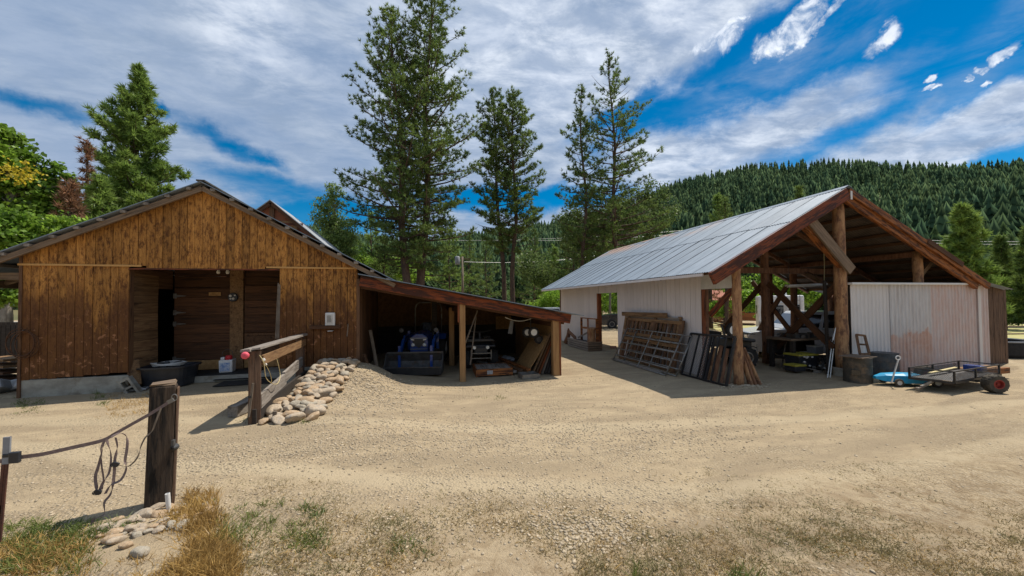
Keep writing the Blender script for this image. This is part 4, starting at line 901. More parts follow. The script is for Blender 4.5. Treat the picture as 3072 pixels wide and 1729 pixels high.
# ------------------------------------------------------------------ small builders
def G(x, y, dz=0): return Vector((x, y, gz(x, y)+dz))
def wheel(parent, c, r, w, axis, tire='rubber', rim='gal_tube', world=True, treads=0, nm='wheel', rr=.55):
    c = Vector(c); b = MB(); b.lathe([(r*rr, -w/2), (r*.9, -w/2), (r, -w*.32), (r, w*.32), (r*.9, w/2), (r*rr, w/2), (r*rr, -w/2)], c, axis, 28, caps=False)
    if treads and not isinstance(axis, str):
        A_ = Vector(axis).normalized(); e1 = Vector((0, 0, 1)); e2 = A_.cross(e1)
        for k in range(treads):
            a = 2*math.pi*k/treads; d = e1*math.cos(a)+e2*math.sin(a); s = 1 if k % 2 else -1; b.bar(c+d*r*.99+A_*w*.02*s, c+d*r*.95+A_*w*.46*s, r*.10, r*.08)
    elif treads:
        for k in range(treads):
            a = 2*math.pi*k/treads; d = {'x': Vector((0, math.cos(a), math.sin(a))), 'y': Vector((math.cos(a), 0, math.sin(a)))}[axis]; ax_ = {'x': Vector((1, 0, 0)), 'y': Vector((0, 1, 0))}[axis]
            s = 1 if k % 2 else -1
            b.bar(c+d*r*1.0+ax_*w*.02*s, c+d*r*.97+ax_*w*.5*s, r*.12, r*.12)
    t = b.build(nm, MT[tire], parent, w=world, smooth=False)
    MB().lathe([(r*.12, -w*.40), (r*.13, -w*.30), (r*rr*.7, -w*.26), (r*rr*.8, -w*.5), (r*rr*1.0, -w*.5), (r*rr*1.0, w*.5), (r*rr*.8, w*.5), (r*rr*.7, w*.26), (r*.13, w*.30), (r*.12, w*.38)], c, axis, 20).build('rim', MT[rim], t, w=world, smooth=False)
    return t
def ribbon(pts, wid, side=(0, 0, 1), th=.002):
    """flat strap along pts; side = direction of its width (or list)"""
    pts = [Vector(p) for p in pts]; V = []; F = []
    for i, p in enumerate(pts):
        s = Vector(side[i] if isinstance(side, list) else side).normalized()*wid/2
        d = (pts[min(i+1, len(pts)-1)]-pts[max(0, i-1)]).normalized(); nrm = d.cross(s).normalized()*th/2
        V += [p-s-nrm, p+s-nrm, p+s+nrm, p-s+nrm]
    for i in range(len(pts)-1):
        for k in range(4): F.append((i*4+k, i*4+(k+1) % 4, (i+1)*4+(k+1) % 4, (i+1)*4+k))
    F += [(0, 1, 2, 3), (4*len(pts)-1, 4*len(pts)-2, 4*len(pts)-3, 4*len(pts)-4)]
    return MB().add(V, F)
def cr(pts, k=6):
    """smooth curve through points"""
    P = [Vector(p) for p in pts]; out = []
    for i in range(len(P)-1):
        a, b, c, d = P[max(i-1, 0)], P[i], P[i+1], P[min(i+2, len(P)-1)]
        for j in range(k):
            t = j/k; out.append(.5*((2*b)+(c-a)*t+(2*a-5*b+4*c-d)*t*t+(3*b-a-3*c+d)*t**3))
    return out+[P[-1]]
def ring(c, r, r2, tilt=(0, 0, 0), n=28):
    from mathutils import Euler
    M = Euler(tilt).to_matrix(); return [Vector(c)+M @ Vector((r*math.cos(2*math.pi*i/n), 0, r2*math.sin(2*math.pi*i/n))) for i in range(n)]

# ------------------------------------------------------------------ stones
def stone_mesh(seed):
    import bmesh
    rs = random.Random(seed); b = bmesh.new(); bmesh.ops.create_icosphere(b, subdivisions=3, radius=1); V = [v.co.copy() for v in b.verts]
    pl = [(Vector((rs.gauss(0, 1), rs.gauss(0, 1), rs.gauss(0, 1))).normalized(), rs.uniform(.62, .95)) for _ in range(9)]
    for v in b.verts:
        c = v.co.copy()
        for nrm, d in pl:
            e = c.dot(nrm)-d
            if e > 0: c -= nrm*e*.9
        c *= 1+.04*math.sin(c.x*5+seed)*math.cos(c.y*4+seed*2); v.co = Vector((c.x*1.0, c.y*rs.uniform(.78, .8), c.z*.62))
    me = bpy.data.meshes.new('river_stone'); b.to_mesh(me); b.free(); me.polygons.foreach_set('use_smooth', [True]*len(me.polygons))
    me.materials.append(MT[['stone', 'stone_pale', 'stone', 'stone_grey', 'stone_pale'][seed % 5]]); return me
SM = [stone_mesh(i) for i in range(15)]
def stone(x, y, z, r, label, group, sq=None):
    o = bpy.data.objects.new('river_stone', random.choice(SM)); COL.objects.link(o); o.location = (x, y, z); o.rotation_euler = (random.uniform(-.35, .35), random.uniform(-.3, .3), random.uniform(0, 6.3))
    o.scale = (r*random.uniform(1, 1.35), r*random.uniform(.85, 1.15), r*random.uniform(.75, 1.05)); tag(o, label, 'stone', group); return o
def pile(n, inside, rad, zoff, label, group, tries=9000):
    P = []
    for _ in range(tries):
        x, y, mxr = inside(); r = rad(x, y)
        if all((x-a)**2+(y-b)**2 > ((r+q)*.78)**2 for a, b, q in P): P.append((x, y, r))
        if len(P) >= n: break
    for x, y, r in P: stone(x, y, gz(x, y)+r*.22+zoff, r, label, group)
    return P
LB = 'pale river stone in the heap against the barn corner'; GB = 'river stones heaped beside the rail'
def ins():
    y = random.uniform(6.35, 9.5); t = (y-6.35)/3.15; return (random.uniform(-2.28+.12*t, -1.58+.22*t), y, 1)
P1 = pile(105, ins, lambda x, y: random.choice([.08, .10, .12, .14, .155])*(1.1-.1*(y-6.4)/3), .02, LB, GB)
def ins2():
    y = random.uniform(6.7, 9.3); t = (y-6.35)/3.15; return (random.uniform(-2.2+.1*t, -1.72+.2*t), y, 1)
pile(50, ins2, lambda x, y: random.choice([.07, .085, .10]), .095, LB, GB)
for px, py, r, lab in ((917, 1228, .185, 'large rounded boulder low in the stone heap, second from its right end'), (945, 1205, .15, 'large brown boulder at the right foot of the stone heap'), (835, 1175, .17, 'long flat slab stone across the middle of the heap'), (845, 1224, .13, 'pale oval stone beside the large boulder in the heap')):
    p = oz(px, py, .02); o = stone(p.x, p.y, gz(p.x, p.y)+r*.45, r, lab, None); o.rotation_euler = (0, 0, random.uniform(-.3, .3)); o.scale = (r*(1.5 if px == 835 else 1.1), r*.8, r*(.7 if px == 835 else 1.1))
def ins3():
    a = random.uniform(0, 6.28); q = math.sqrt(random.random()); c = oz(470, 1568, 0); return (c.x+.36*q*math.cos(a)+.0, c.y+.26*q*math.sin(a), 1)
pile(44, ins3, lambda x, y: random.choice([.025, .035, .045, .055, .06]), .0, 'rounded stone at the foot of the dark front post', 'stones around the front post')
for px, py, r in ((415, 1600, .05), (440, 1545, .065), (420, 1665, .06), (350, 1625, .05), (395, 1590, .045), (515, 1578, .05), (548, 1560, .055), (380, 1640, .04), (472, 1520, .05)):
    p = oz(px, py, .02); stone(p.x, p.y, gz(p.x, p.y)+r*.4, r, 'rounded stone at the foot of the dark front post', 'stones around the front post')

# ------------------------------------------------------------------ rail beside the stone heap
gt = T('hitching_rail', 'weathered timber rail on a thick brown post, running to the barn beside the stone heap', 'railing', (-2.4, 6.5, 0))
gp = MB().rbox((-2.42, 6.5, .52), (.16, .15, 1.16), (0, .0, .35)).build('post', MT['tie_brown'], gt, w=True, bevel=.012)
MB().rbox((-2.60, 9.42, .5), (.15, .14, 1.08)).build('post', MT['tie_brown'], gt, w=True, bevel=.01)
MB().bar((-2.50, 6.36, 1.115), (-2.66, 9.5, 1.085), .13, .035).build('top_plank', MT['old_grey_y'], gt, w=True, bevel=.004, warp=.008)
MB().bar((-2.37, 6.40, 1.13), (-2.53, 9.5, 1.10), .12, .035).build('top_plank', MT['old_grey_y'], gt, w=True, bevel=.004, warp=.008)
MB().bar((-2.36, 6.6, .93), (-2.52, 9.5, .93), .04, .15).build('rail_board', MT['tan_planks'], gt, w=True)
MB().bar((-2.37, 6.55, .30), (-2.50, 8.1, .36), .05, .22).bar((-2.49, 8.0, .40), (-2.56, 9.5, .52), .05, .20).build('retaining_board', MT['old_grey_y'], gt, w=True)
MB().bar((-2.39, 6.4, .10), (-2.50, 9.5, .15), .05, .24).build('retaining_board', MT['dark_board'], gt, w=True)
MB().bar((-2.455, 6.385, .12), (-2.40, 6.385, .62), .03, .016).build('wood_strip', MT['old_grey_z'], gt, w=True)
MB().rbox((-2.44, 6.37, .42), (.03, .02, .03)).build('insulator', MT['black_plastic'], gt, w=True)
rc = T('knob_cap', 'small red round cap fixed on top corner of the timber rail post', 'cap', (-2.49, 6.35, 1.05))
MB().lathe([(.02, -.05), (.045, -.045), (.055, -.02), (.05, .01), (.025, .03), (.0, .032)], (-2.49, 6.36, 1.045), 'y', 14).build('cap', MT['pink_plastic'], rc, w=True, smooth=True)
wr_ = T('wire_bundle', 'tangle of pale wire and insulators hanging inside the timber rail', 'wire', (-2.32, 6.55, .6))
MB().tube(cr([(-2.34, 6.45, 1.03), (-2.30, 6.5, .9), (-2.33, 6.7, .62), (-2.32, 7.1, .45), (-2.36, 7.4, .55), (-2.38, 7.3, .85)]), .006, 5).tube(cr([(-2.31, 6.5, .95), (-2.28, 6.7, .7), (-2.32, 6.9, .5)]), .005, 5).build('wire', MT['yellow_cord'], wr_, w=True)
MB().lathe([(.02, 0), (.03, .02), (.02, .05)], (-2.31, 6.52, .92), n=8).lathe([(.015, 0), (.025, .02), (.015, .04)], (-2.31, 6.6, .84), n=8).build('insulators', MT['cream'], wr_, w=True)
def tim(name, label, cat, p, q, w, h, m, bevel=.008, group=None, warp=.0):
    p, q = Vector(p), Vector(q); t = T(name, label, cat, p, group=group); MB().bar(p, q, w, h).build('body', MT[m], t, w=True, bevel=bevel, warp=warp)
    o = [c for c in t.children][0]; bpy.data.objects.remove(t); o.parent = None; o.name = name; o.location = p; tag(o, label, cat, group); return o
tim('timber_beam', 'short grey squared beam lying beside the foot of the rail post', 'beam', (-2.86, 6.85, .10), (-2.66, 7.75, .12), .16, .18, 'old_grey_y')
tim('marker_stake', 'stubby grey round-topped stake among the lowest stones of the heap', 'stake', (-2.13, 6.42, -.05), (-2.12, 6.43, .17), .055, .05, 'old_grey_z')
# ------------------------------------------------------------------ foreground post, t-post, straps
fb = oz(478, 1524); fp = T('fence_post', 'thick dark railway-tie post with stones at its foot, nearest the camera', 'post', fb, rz=.40)
b = MB(); k = 9
for i in range(k+1):
    pass
b.rbox((0, .08, .50), (.185, .17, 1.16), (0, .022, 0), .98); b.build('timber', MT['tie'], fp, bevel=.015, warp=.008)
MB().rbox((.100, .08, .49), (.014, .155, 1.10), (0, .022, 0)).build('sun_side_plate', MT['tie_brown'], fp, warp=.006)  # red-brown plate on the sun side, its lit look put into the colour
FH = oy(492, 1165, fb.y+.1).z
MB().rbox((.01, .08, 1.09), (.16, .15, .02), (.05, .0, 0)).build('split_top', MT['old_grey_x'], fp, warp=.01)
def fpx(px, py, t=None):
    """point on the strap plane between the two front posts"""
    y = lerp(TPY, fb.y-.03, (px-10)/490); return oy(px, py, y)
tb = oz(-14, 1640); TPY = tb.y; tp = T('t_post', 'rusty steel T-post with a pale green cap at the lower left edge', 'post', tb)
tt = oy(22, 1312, tb.y)
MB().bar(tb+Vector((0, 0, -.2)), tt, .038, .006, up=(0, 1, 0)).bar(tb+Vector((0, .012, -.2)), tt+Vector((0, .012, 0)), .006, .03, up=(0, 1, 0)).build('steel_post', M_('rust_steel', (.13, .055, .035), (.07, .035, .028), 12, rough=.8, isl=0), tp, w=True)
MB().bar(tt-Vector((.004, .0, .20)), tt+Vector((0, 0, .003)), .042, .012, up=(0, 1, 0)).build('painted_tip', MT['grey_plastic'], tp, w=True)
q = oy(45, 1372, tb.y); MB().rbox(q, (.06, .03, .085)).rbox(q+Vector((-.045, 0, .02)), (.05, .02, .03)).build('insulator', MT['black_plastic'], tp, w=True, bevel=.006)
st = T('fence_strap', 'brown webbing strap stretched between the steel T-post and the dark tie post', 'strap', tb+Vector((.1, .1, 0)))
u = Vector((0, 0, 1))
ribbon(cr([fpx(*a) for a in ((-6, 1384), (40, 1380), (60, 1372), (130, 1362), (220, 1342), (305, 1322), (345, 1301), (400, 1270), (450, 1242), (495, 1214), (516, 1201))]), .030, u).build('webbing', MT['strap'], st, w=True)
bk = fpx(525, 1192); MB().tube([bk+Vector((.022*math.cos(a), -.01, .03*math.sin(a))) for a in np.linspace(0, 6.28, 14)[:-1]], .004, 6, closed=True).rbox(fpx(512, 1203), (.05, .012, .035), (0, -.5, 0)).build('buckle', MT['gal_tube'], st, w=True)
hs_ = T('strap_tangle', 'tangled brown straps and buckles dangling from the stretched webbing', 'strap', fpx(310, 1500))
for i, L in enumerate([[(735,500),(702,560),(703,680),(716,780),(700,850)], [(745,500),(775,600),(765,720),(720,800),(690,870)], [(785,480),(845,452),(892,480),(893,560),(880,640),(888,700),(850,775),(780,810),(745,870)],
    [(800,490),(812,560),(795,640),(790,740),(770,870),(722,940),(720,1020),(655,1048),(638,1095),(690,1140),(800,1155),(855,1168),(885,1200)], [(730,520),(690,680),(668,760),(680,850)], [(1128,280),(1092,370),(1065,440),(1022,480),(990,540),(965,620),(905,680),(840,672)]]):
    pts = [fpx(a/2.306, 1100+c/2.306)+Vector((0, -.012*(i % 3), 0)) for a, c in L]; C = cr(pts, 6)
    sd = [Vector((math.cos(j*.22+i), .35, math.sin(j*.15+i)*.5)) for j in range(len(C))]
    ribbon(C, .020 if i < 5 else .013, sd, .002).build('strap_loop', MT['strap'] if i < 5 else MT['old_grey_z'], hs_, w=True)
for a, c in ((690, 860), (812, 668)):
    q = fpx(a/2.306, 1100+c/2.306); MB().rbox(q+Vector((0, -.02, 0)), (.045, .02, .03), (0, .4, 0)).tube([q+Vector((.03*math.cos(t), -.03, .018*math.sin(t))) for t in np.linspace(0, 6.28, 12)[:-1]], .003, 5, closed=True).build('buckle', MT['black_plastic'], hs_, w=True)
MB().lathe([(.012, 0), (.02, .02), (.02, .04), (.03, .045), (.03, .02), (.012, .0)], oy(518, 1345, fb.y-.01), 'y', 10).rbox(oy(520, 1328, fb.y), (.02, .03, .05)).build('ratchet', MT['gun_metal'], fp, w=True)
q = oz(507, 1536); pv = MB().lathe([(.0175, 0), (.0175, .165), (.014, .166), (.014, .02)], (0, 0, 0), n=14).build('pvc_pipe', MT['white_plastic'], smooth=False); pv.location = q; pv.rotation_euler = (.05, -.05, 0); tag(pv, 'short white plastic pipe standing at the foot of the dark front post', 'pipe')

# ------------------------------------------------------------------ things at the brown barn
ho = T('hose_coil', 'dark coiled hose hung on the left corner of the brown barn', 'hose', (-7.62, 9.5, 1.0))
c0 = oy(75, 1030, 9.49); b = MB()
for i in range(4): b.tube(ring((c0.x+random.uniform(-.03, .03)-(.08 if i % 2 else 0), 9.50-.012*i, c0.z+random.uniform(-.03, .05)), .19+random.uniform(-.03, .05), .26+random.uniform(-.04, .04), (0, random.uniform(-.2, .2), 0)), .008, 6, closed=True)
b.build('loops', MT['brown_x'], ho, w=True, smooth=True); MB().bar((c0.x, 9.56, c0.z+.24), (c0.x, 9.44, c0.z+.26), .015, .015).build('hook', MT['gun_metal'], ho, w=True)
nb = T('notice_box', 'white plastic box with a printed notice, fixed on the right side of the barn front', 'box', oy(991, 960, 9.5))
a, c = oy(977, 938, 9.54), oy(1006, 982, 9.54)
MB().bx(a.x, c.x, 9.47, 9.553, c.z, a.z).build('case', MT['white_plastic'], nb, w=True, bevel=.02)
MB().bx(a.x+.035, c.x-.045, 9.462, 9.468, c.z+.06, a.z-.045).build('notice', MT['cream'], nb, w=True)
b = MB(); zt_ = a.z-.07
for i in range(9): b.bx(a.x+.045, c.x-.06-random.uniform(0, .03), 9.459, 9.461, zt_-i*.018-.007, zt_-i*.018)
b.build('print_lines', MT['gun_metal'], nb, w=True)
q = oy(991, 992, 9.5); MB().bx(q.x-.05, q.x+.06, 9.44, 9.56, q.z-.01, q.z).build('tray', MT['white_plastic'], nb, w=True)
sh = T('wall_ledge', 'short dark ledge board under the white notice box', 'ledge', oy(975, 981, 9.52)); a, c = oy(929, 977, 9.52), oy(1023, 985, 9.52)
MB().bx(a.x, c.x, 9.46, 9.552, c.z, a.z).build('board', MT['brown_x'], sh, w=True, bevel=.004)
ro = T('pull_handle', 'thin bent iron handle on the barn front, right of the notice box', 'handle', oy(1043, 990, 9.54)); MB().tube([oy(1044, 972, 9.545), oy(1044, 974, 9.50), oy(1043, 990, 9.5), oy(1041, 1008, 9.5), oy(1041, 1009, 9.545)], .011, 6).build('rod', MT['old_grey_z'], ro, w=True)
# black stock tank
tk = T('stock_tank', 'black plastic stock tank with coiled hoses on top, left in the barn doorway', 'tank', (-5.42, 10.05, 0))
def oct_(rx, ry, z, cx=0, cy=0, n=28, sq=3.2): return [(cx+rx*abs(math.cos(t))**(2/sq)*(1 if math.cos(t) >= 0 else -1), cy+ry*abs(math.sin(t))**(2/sq)*(1 if math.sin(t) >= 0 else -1), z) for t in np.linspace(0, 2*math.pi, n+1)[:-1]]
def loft(rings, cap=True):
    b = MB(); n = len(rings[0]); b.v = [v for r in rings for v in r]
    for i in range(len(rings)-1):
        for k in range(n): b.f.append((i*n+k, i*n+(k+1) % n, (i+1)*n+(k+1) % n, (i+1)*n+k))
    if cap: b.f.append(tuple(range(n))); b.f.append(tuple(range((len(rings)-1)*n, len(rings)*n)))
    return b
loft([oct_(.42, .34, .02), oct_(.44, .36, .2), oct_(.45, .37, .205), oct_(.47, .39, .42), oct_(.52, .44, .43), oct_(.52, .44, .46), oct_(.46, .38, .46), oct_(.42, .34, .37)]).build('tub', MT['black_plastic'], tk)
b = MB()
for i in range(4): b.tube([(.28*math.cos(t)*(1+.05*i)-.02, .22*math.sin(t), .47+.014*i+.01*math.sin(3*t+i)) for t in np.linspace(0, 6.28, 26)[:-1]], .011, 6, closed=True)
b.build('hose', MT['cream'], tk, smooth=True)
b = MB()
for i in range(12): b.rbox((random.uniform(-.25, .25), random.uniform(-.2, .2), .45+random.uniform(0, .05)), (random.uniform(.05, .18), .06, .05), (0, random.uniform(-.5, .5), random.uniform(0, 3)))
b.build('clutter', MT['gun_metal'], tk)
tim('leaning_board', 'short brown board leaning on the doorway edge behind the black tank', 'board', (-5.80, 9.62, .12), (-5.93+.02, 9.72, .64), .20, .03, 'tan_planks')
cbk = T('cinder_block', 'grey cinder block tipped against the doorway beside the black tank', 'block', (-5.78, 9.45, .12), rz=.2, tilt=(0, -.5))
MB().bx(-.10, .10, -.09, .09, -.2, -.15).bx(-.10, .10, -.09, .09, .15, .2).bx(-.10, .10, -.09, .09, -.02, .02).bx(-.1, -.06, -.09, .09, -.15, .15).bx(.06, .1, -.09, .09, -.15, .15).build('block', MT['concrete'], cbk)
pvk = T('paver', 'pale perforated paver lying on the dirt by the black tank', 'paver', tuple(oz(412, 1170, .02)), rz=.3)
MB().bx(-.16, .16, -.1, .1, 0, .04).build('slab', MT['mesh_grey'], pvk, bevel=.01)
b = MB(); [b.bx(-.11+.1*i, -.06+.1*i, -.05, .05, .0405, .042) for i in range(3)]; b.build('holes', MT['dark_board'], pvk)
bu = T('supply_tub', 'blue labelled tub with a red lid on the barn doorway step', 'tub', (oz(693, 1112, .16).x, 10.55, .165))
MB().rbox((0, 0, .15), (.27, .25, .30), (0, 0, .1), 1.06).build('tub', MT['white_plastic'], bu, bevel=.02); MB().rbox((-.0, -.135, .14), (.2, .006, .2), (0, 0, .1)).build('label', MT['blue_label'], bu)
MB().lathe([(.07, .30), (.075, .36), (.06, .40), (0, .40)], (.03, 0, 0), n=16).build('red_jug', MT['red_plastic'], bu, smooth=True); MB().rbox((-.09, 0, .33), (.08, .1, .06)).build('white_jug', MT['white_plastic'], bu, bevel=.01)
MB().tube([(-.13, 0, .31), (-.1, 0, .5), (0, 0, .56), (.1, 0, .5), (.13, 0, .31)], .006, 5).build('bail', MT['gun_metal'], bu)
ma = T('rubber_mat', 'dark rubber mat covering the concrete step of the doorway', 'mat', (-4.6, 10.5, .15)); MB().bx(-.95, .8, -.33, .45, .002, .018).build('mat', MT['rubber'], ma); MB().bx(.0, 1.15, -.42, -.34, -.10, -.085).build('mat_edge', MT['rubber'], ma)
m2 = MB().bx(-.62, .55, -.28, .25, .0, .018).build('rubber_mat', MT['rubber']); m2.location = (-3.75, 9.83, .012+gz(-3.75, 9.8)); m2.rotation_euler = (0, 0, .03); tag(m2, 'dark rubber mat lying on the dirt in front of the doorway step', 'mat')
orn = T('wall_ornament', 'round black ornament with pale spots hanging on the door post', 'ornament', oy(699, 890, 10.93))
c0 = oy(699, 892, 10.93); MB().lathe([(0, -.02), (.10, -.02), (.115, 0), (.10, .02), (0, .02)], c0, 'y', 18).build('disc', MT['black_plastic'], orn, w=True)
for dx, dz, r in ((-.05, .035, .032), (.015, -.035, .03), (-.045, -.035, .022), (.05, .05, .02)): MB().lathe([(r, -.03), (r, -.021)], c0+Vector((dx, 0, dz)), 'y', 10).build('spot', MT['cream'], orn, w=True)
for i in range(3):
    a, c = oy(833+i*2.6, 849+i*3, 9.46), oy(827+i*4.5, 1016, 9.30); a = Vector((a.x, 9.5, a.z))
    o = MB().tube([(0, 0, 0), tuple(a-Vector((c.x, 9.30, c.z)))], .012, 6).build('fence_rod', MT['old_grey_z']); o.location = (c.x, 9.30, c.z)
    tag(o, 'thin pale rod leaning upright at the right edge of the barn doorway', 'rod', 'rods leaning by the doorway')

# ------------------------------------------------------------------ tractor
tr = T('tractor', 'compact blue tractor with front loader bucket parked in the lean-to', 'tractor', (-.15, 10.25, gz(-.15, 10.4)), rz=-.19)
def bucket():
    b = MB(); w = .77; prf = [(.0, .0), (-.03, .14), (.02, .30), (.30, .56), (.34, .54), (.10, .30), (.08, .10), (.42, .03), (.42, 0)]
    # open box section: lip, floor, curved back
    sec = [(-.02, .155), (0, .02), (.12, .0), (.42, .02), (.52, .12), (.54, .30), (.44, .54)]
    t = .014; V = []; F = []; n = len(sec)
    for x in (-w, w):
        for y, z in sec: V.append((x, y, z))
    for i in range(1, n-1): F.append((i, i+1, n+i+1, n+i))
    F.append((0, 1, n+1, n)) if False else None
    b.add(V, F)
    for x in (-w, w): b.prism([(0, .02), (.12, 0), (.42, .02), (.52, .12), (.54, .30), (.44, .54), (.40, .54)], x-.01, x+.01, 'x')
    b.bx(-w-.01, w+.01, -.03, .02, 0.005, .03); b.bx(-w, w, .42, .47, .52, .56); return b
bk_ = bucket().build('bucket', MT['gun_metal'], tr); bk_.modifiers.new('s', 'SOLIDIFY').thickness = .012
MB().bx(-.78, .78, -.05, .01, .0, .20).build('cutting_face', MT['black_metal'], bk_, bevel=.004); MB().bar((-.79, -.045, .205), (.79, -.045, .205), .03, .022).build('lip', MT['gun_metal'], bk_)
for s in (-1, 1):
    MB().bar((s*.44, .50, .35), (s*.44, .95, .80), .07, .12).bar((s*.44, .95, .80), (s*.44, 1.75, .92), .07, .12).bar((s*.44, 1.75, .45), (s*.44, 1.75, 1.05), .08, .1).build('loader_arm', MT['blue_paint'], tr)
    MB().tube([(s*.44, .55, .22), (s*.44, .85, .62), (s*.44, 1.1, .95)], .028, 8).build('cylinder', MT['blue_paint'], tr)
    MB().bx(s*.44-.035, s*.44+.035, .46, .50, .12, .72).build('mount_plate', MT['blue_paint'], tr)
    MB().lathe([(.0, -.02), (.06, -.015), (.075, .01), (.0, .03)], (s*.50, .98, 1.12), 'y', 12).build('work_lamp', MT['gun_metal'], tr)
    wheel(tr, (s*.46, 1.25, .27), .27, .16, 'x', world=False, treads=18, rim='white_plastic'); wheel(tr, (s*.50, 2.45, .42), .42, .25, 'x', world=False, treads=22, rim='white_plastic')
    MB().prism([(2.0, .75), (2.9, .75), (2.8, .92), (2.15, .92)], s*.36 if s > 0 else -.66, s*.36+.3 if s > 0 else -.36, 'x').build('fender', MT['blue_paint'], tr, bevel=.02)
hood = loft([[(x*.26, 1.0-.02*(1-abs(x)), z) for x, z in ((-1, .45), (1, .45), (1.03, .78), (.85, .93), (.4, 1.0), (-.4, 1.0), (-.85, .93), (-1.03, .78))], [(x*.27, 1.9, z) for x, z in ((-1, .45), (1, .45), (1.03, .88), (.85, 1.0), (.4, 1.06), (-.4, 1.06), (-.85, 1.0), (-1.03, .88))]]).build('hood', MT['blue_paint'], tr, bevel=.02)
MB().prism([(-.2, .86), (.2, .86), (.15, .72), (0, .60), (-.15, .72)], .955, .972).build('grille', MT['black_plastic'], tr); MB().bx(-.24, .24, .95, .985, .46, .53).build('bumper_bar', MT['blue_paint'], tr)
MB().bar((-.26, .972, .885), (.26, .972, .885), .02, .02).build('grille_trim', MT['mesh_grey'], tr); MB().bar((-.25, .965, .57), (.25, .965, .57), .014, .014).build('grille_trim', MT['mesh_grey'], tr)
for s in (-1, 1):
    MB().lathe([(0, -.03), (.05, -.025), (.055, .01)], (s*.165, .975, .69), 'y', 14).build('headlight', MT['lamp_glass'], tr, smooth=True)
    MB().bar((s*.13, .955, .835), (s*.22, .955, .85), .03, .03).build('marker_light', MT['lamp_glass'], tr)
MB().bx(-.2, .2, 1.0, 3.0, .35, .5).bx(-.3, .3, 1.9, 2.2, .5, 1.0).build('chassis', MT['black_metal'], tr)
MB().bx(-.22, .22, 2.35, 2.75, .78, .88).rbox((0, 2.75, 1.05), (.42, .1, .4), (-.15, 0, 0)).build('seat', MT['black_plastic'], tr, bevel=.03)
MB().tube([(.16*math.cos(t), 2.12+.05*math.sin(t), 1.15+.14*math.sin(t)) for t in np.linspace(0, 6.28, 18)[:-1]], .014, 6, closed=True).bar((0, 1.95, .95), (0, 2.1, 1.15), .03, .03).build('steering_wheel', MT['black_plastic'], tr)
MB().tube([(-.44, 2.7, .6), (-.44, 2.7, 1.72), (-.40, 2.7, 1.86), (-.3, 2.7, 1.93), (.3, 2.7, 1.93), (.40, 2.7, 1.86), (.44, 2.7, 1.72), (.44, 2.7, .6)], .026, 8).build('roll_bar', MT['gal_tube'], tr, smooth=True)
MB().bar((.12, 2.6, 1.35), (.13, 2.6, 2.0), .05, .02).build('hanging_lath', MT['post_wood'], tr)

# ------------------------------------------------------------------ other lean-to contents
g_ = gz
tim('leaning_board', 'tall grey board leaning on the left inner wall of the lean-to', 'board', (-.98, 10.3, -.2), (-1.22, 10.5, 1.1), .10, .03, 'old_grey_z')
tim('leaning_board', 'short brown board propped outside the left wall of the lean-to', 'board', (-1.02, 9.75, -.2), (-1.28, 9.8, .55), .14, .03, 'brown_z')
tim('fence_offcut', 'white angled offcut lying at the barn foundation corner', 'board', (-1.30, 9.45, .02), (-1.22, 9.7, .32), .06, .03, 'cream')
cx = T('wooden_crate', 'shallow orange-brown wooden crate with a paper label, on the dirt of the lean-to', 'crate', (2.03, 10.15, g_(2, 10)), rz=-.05)
MB().bx(-.47, .47, -.28, -.25, .04, .22).bx(-.47, .47, .62, .65, .04, .22).bx(-.50, -.472, -.28, .65, .02, .23).bx(.472, .50, -.28, .65, .02, .23).build('sides', MT['orange_beam'], cx)
boards_y(-.28, .66, 0, lambda y: 0, lambda y: 0, 1, 2, .01, 0)
b = MB(); [b.bx(-.485+.165*i, -.33+.165*i, -.24, .62, .19, .212) for i in range(6)]; b.build('top_boards', MT['old_grey_y'], cx); MB().bx(-.2, -.05, -.286, -.281, .08, .18).build('paper_label', MT['paper'], cx); MB().bx(-.4, .4, -.2, .5, -.02, .03).build('runners', MT['dark_board'], cx)
ty = T('metal_tray', 'rusty shallow metal tray at the front of the lean-to, right of the crate', 'tray', (2.86, 9.48, g_(2.86, 9.5)), rz=.03)
MB().bx(-.22, .22, -.2, -.185, .02, .12).bx(-.22, .22, .2, .215, .02, .12).bx(-.235, -.22, -.2, .215, .02, .12).bx(.22, .235, -.2, .215, .02, .12).bx(-.22, .22, -.19, .2, .0, .02).build('tray', MT['gal_tube'], ty)
for i, (p, q, m) in enumerate((((2.75, 9.8, -.08), (2.05, 12.2, .0), 'brown_y'), ((2.95, 9.75, -.06), (2.35, 12.4, .05), 'orange_beam'), ((2.6, 9.9, -.12), (1.9, 12.0, -.1), 'old_grey_y'))):
    tim('long_plank', ['brown plank lying lengthwise behind the metal tray', 'orange plank edge-on beside the brown plank in the lean-to', 'grey plank lowest of those behind the crate'][i], 'plank', p, q, .12, .06, m)
for i, (a, c, ya) in enumerate((((1432, 932), (1396, 1030), 10.2), ((1428, 950), (1411, 1095), 10.4))):
    p, q = oy(*a, ya), oy(*c, ya-.3); q.z = max(q.z, g_(q.x, q.y)); tim('leaning_pole', ['thin pole slanting from the roof to the middle post of the lean-to', 'grey pipe standing slanted just right of the middle post'][i], 'pole', q, p, .028, .028, 'old_grey_z', 0)
oo = T('panel_sheet', 'brown particle-board sheet leaning on the right wall of the lean-to', 'panel', (3.3, 10.3, g_(3.3, 10)))
V = [(2.95, 9.95, -.2), (2.95, 11.3, -.2), (3.62, 11.3, .82), (3.62, 9.95, .82)]; MB().add(V+[(x+.015, y, z-.008) for x, y, z in V], [(0,1,2,3),(7,6,5,4),(0,4,5,1),(1,5,6,2),(2,6,7,3),(3,7,4,0)]).build('sheet', MT['osb'], oo, w=True)
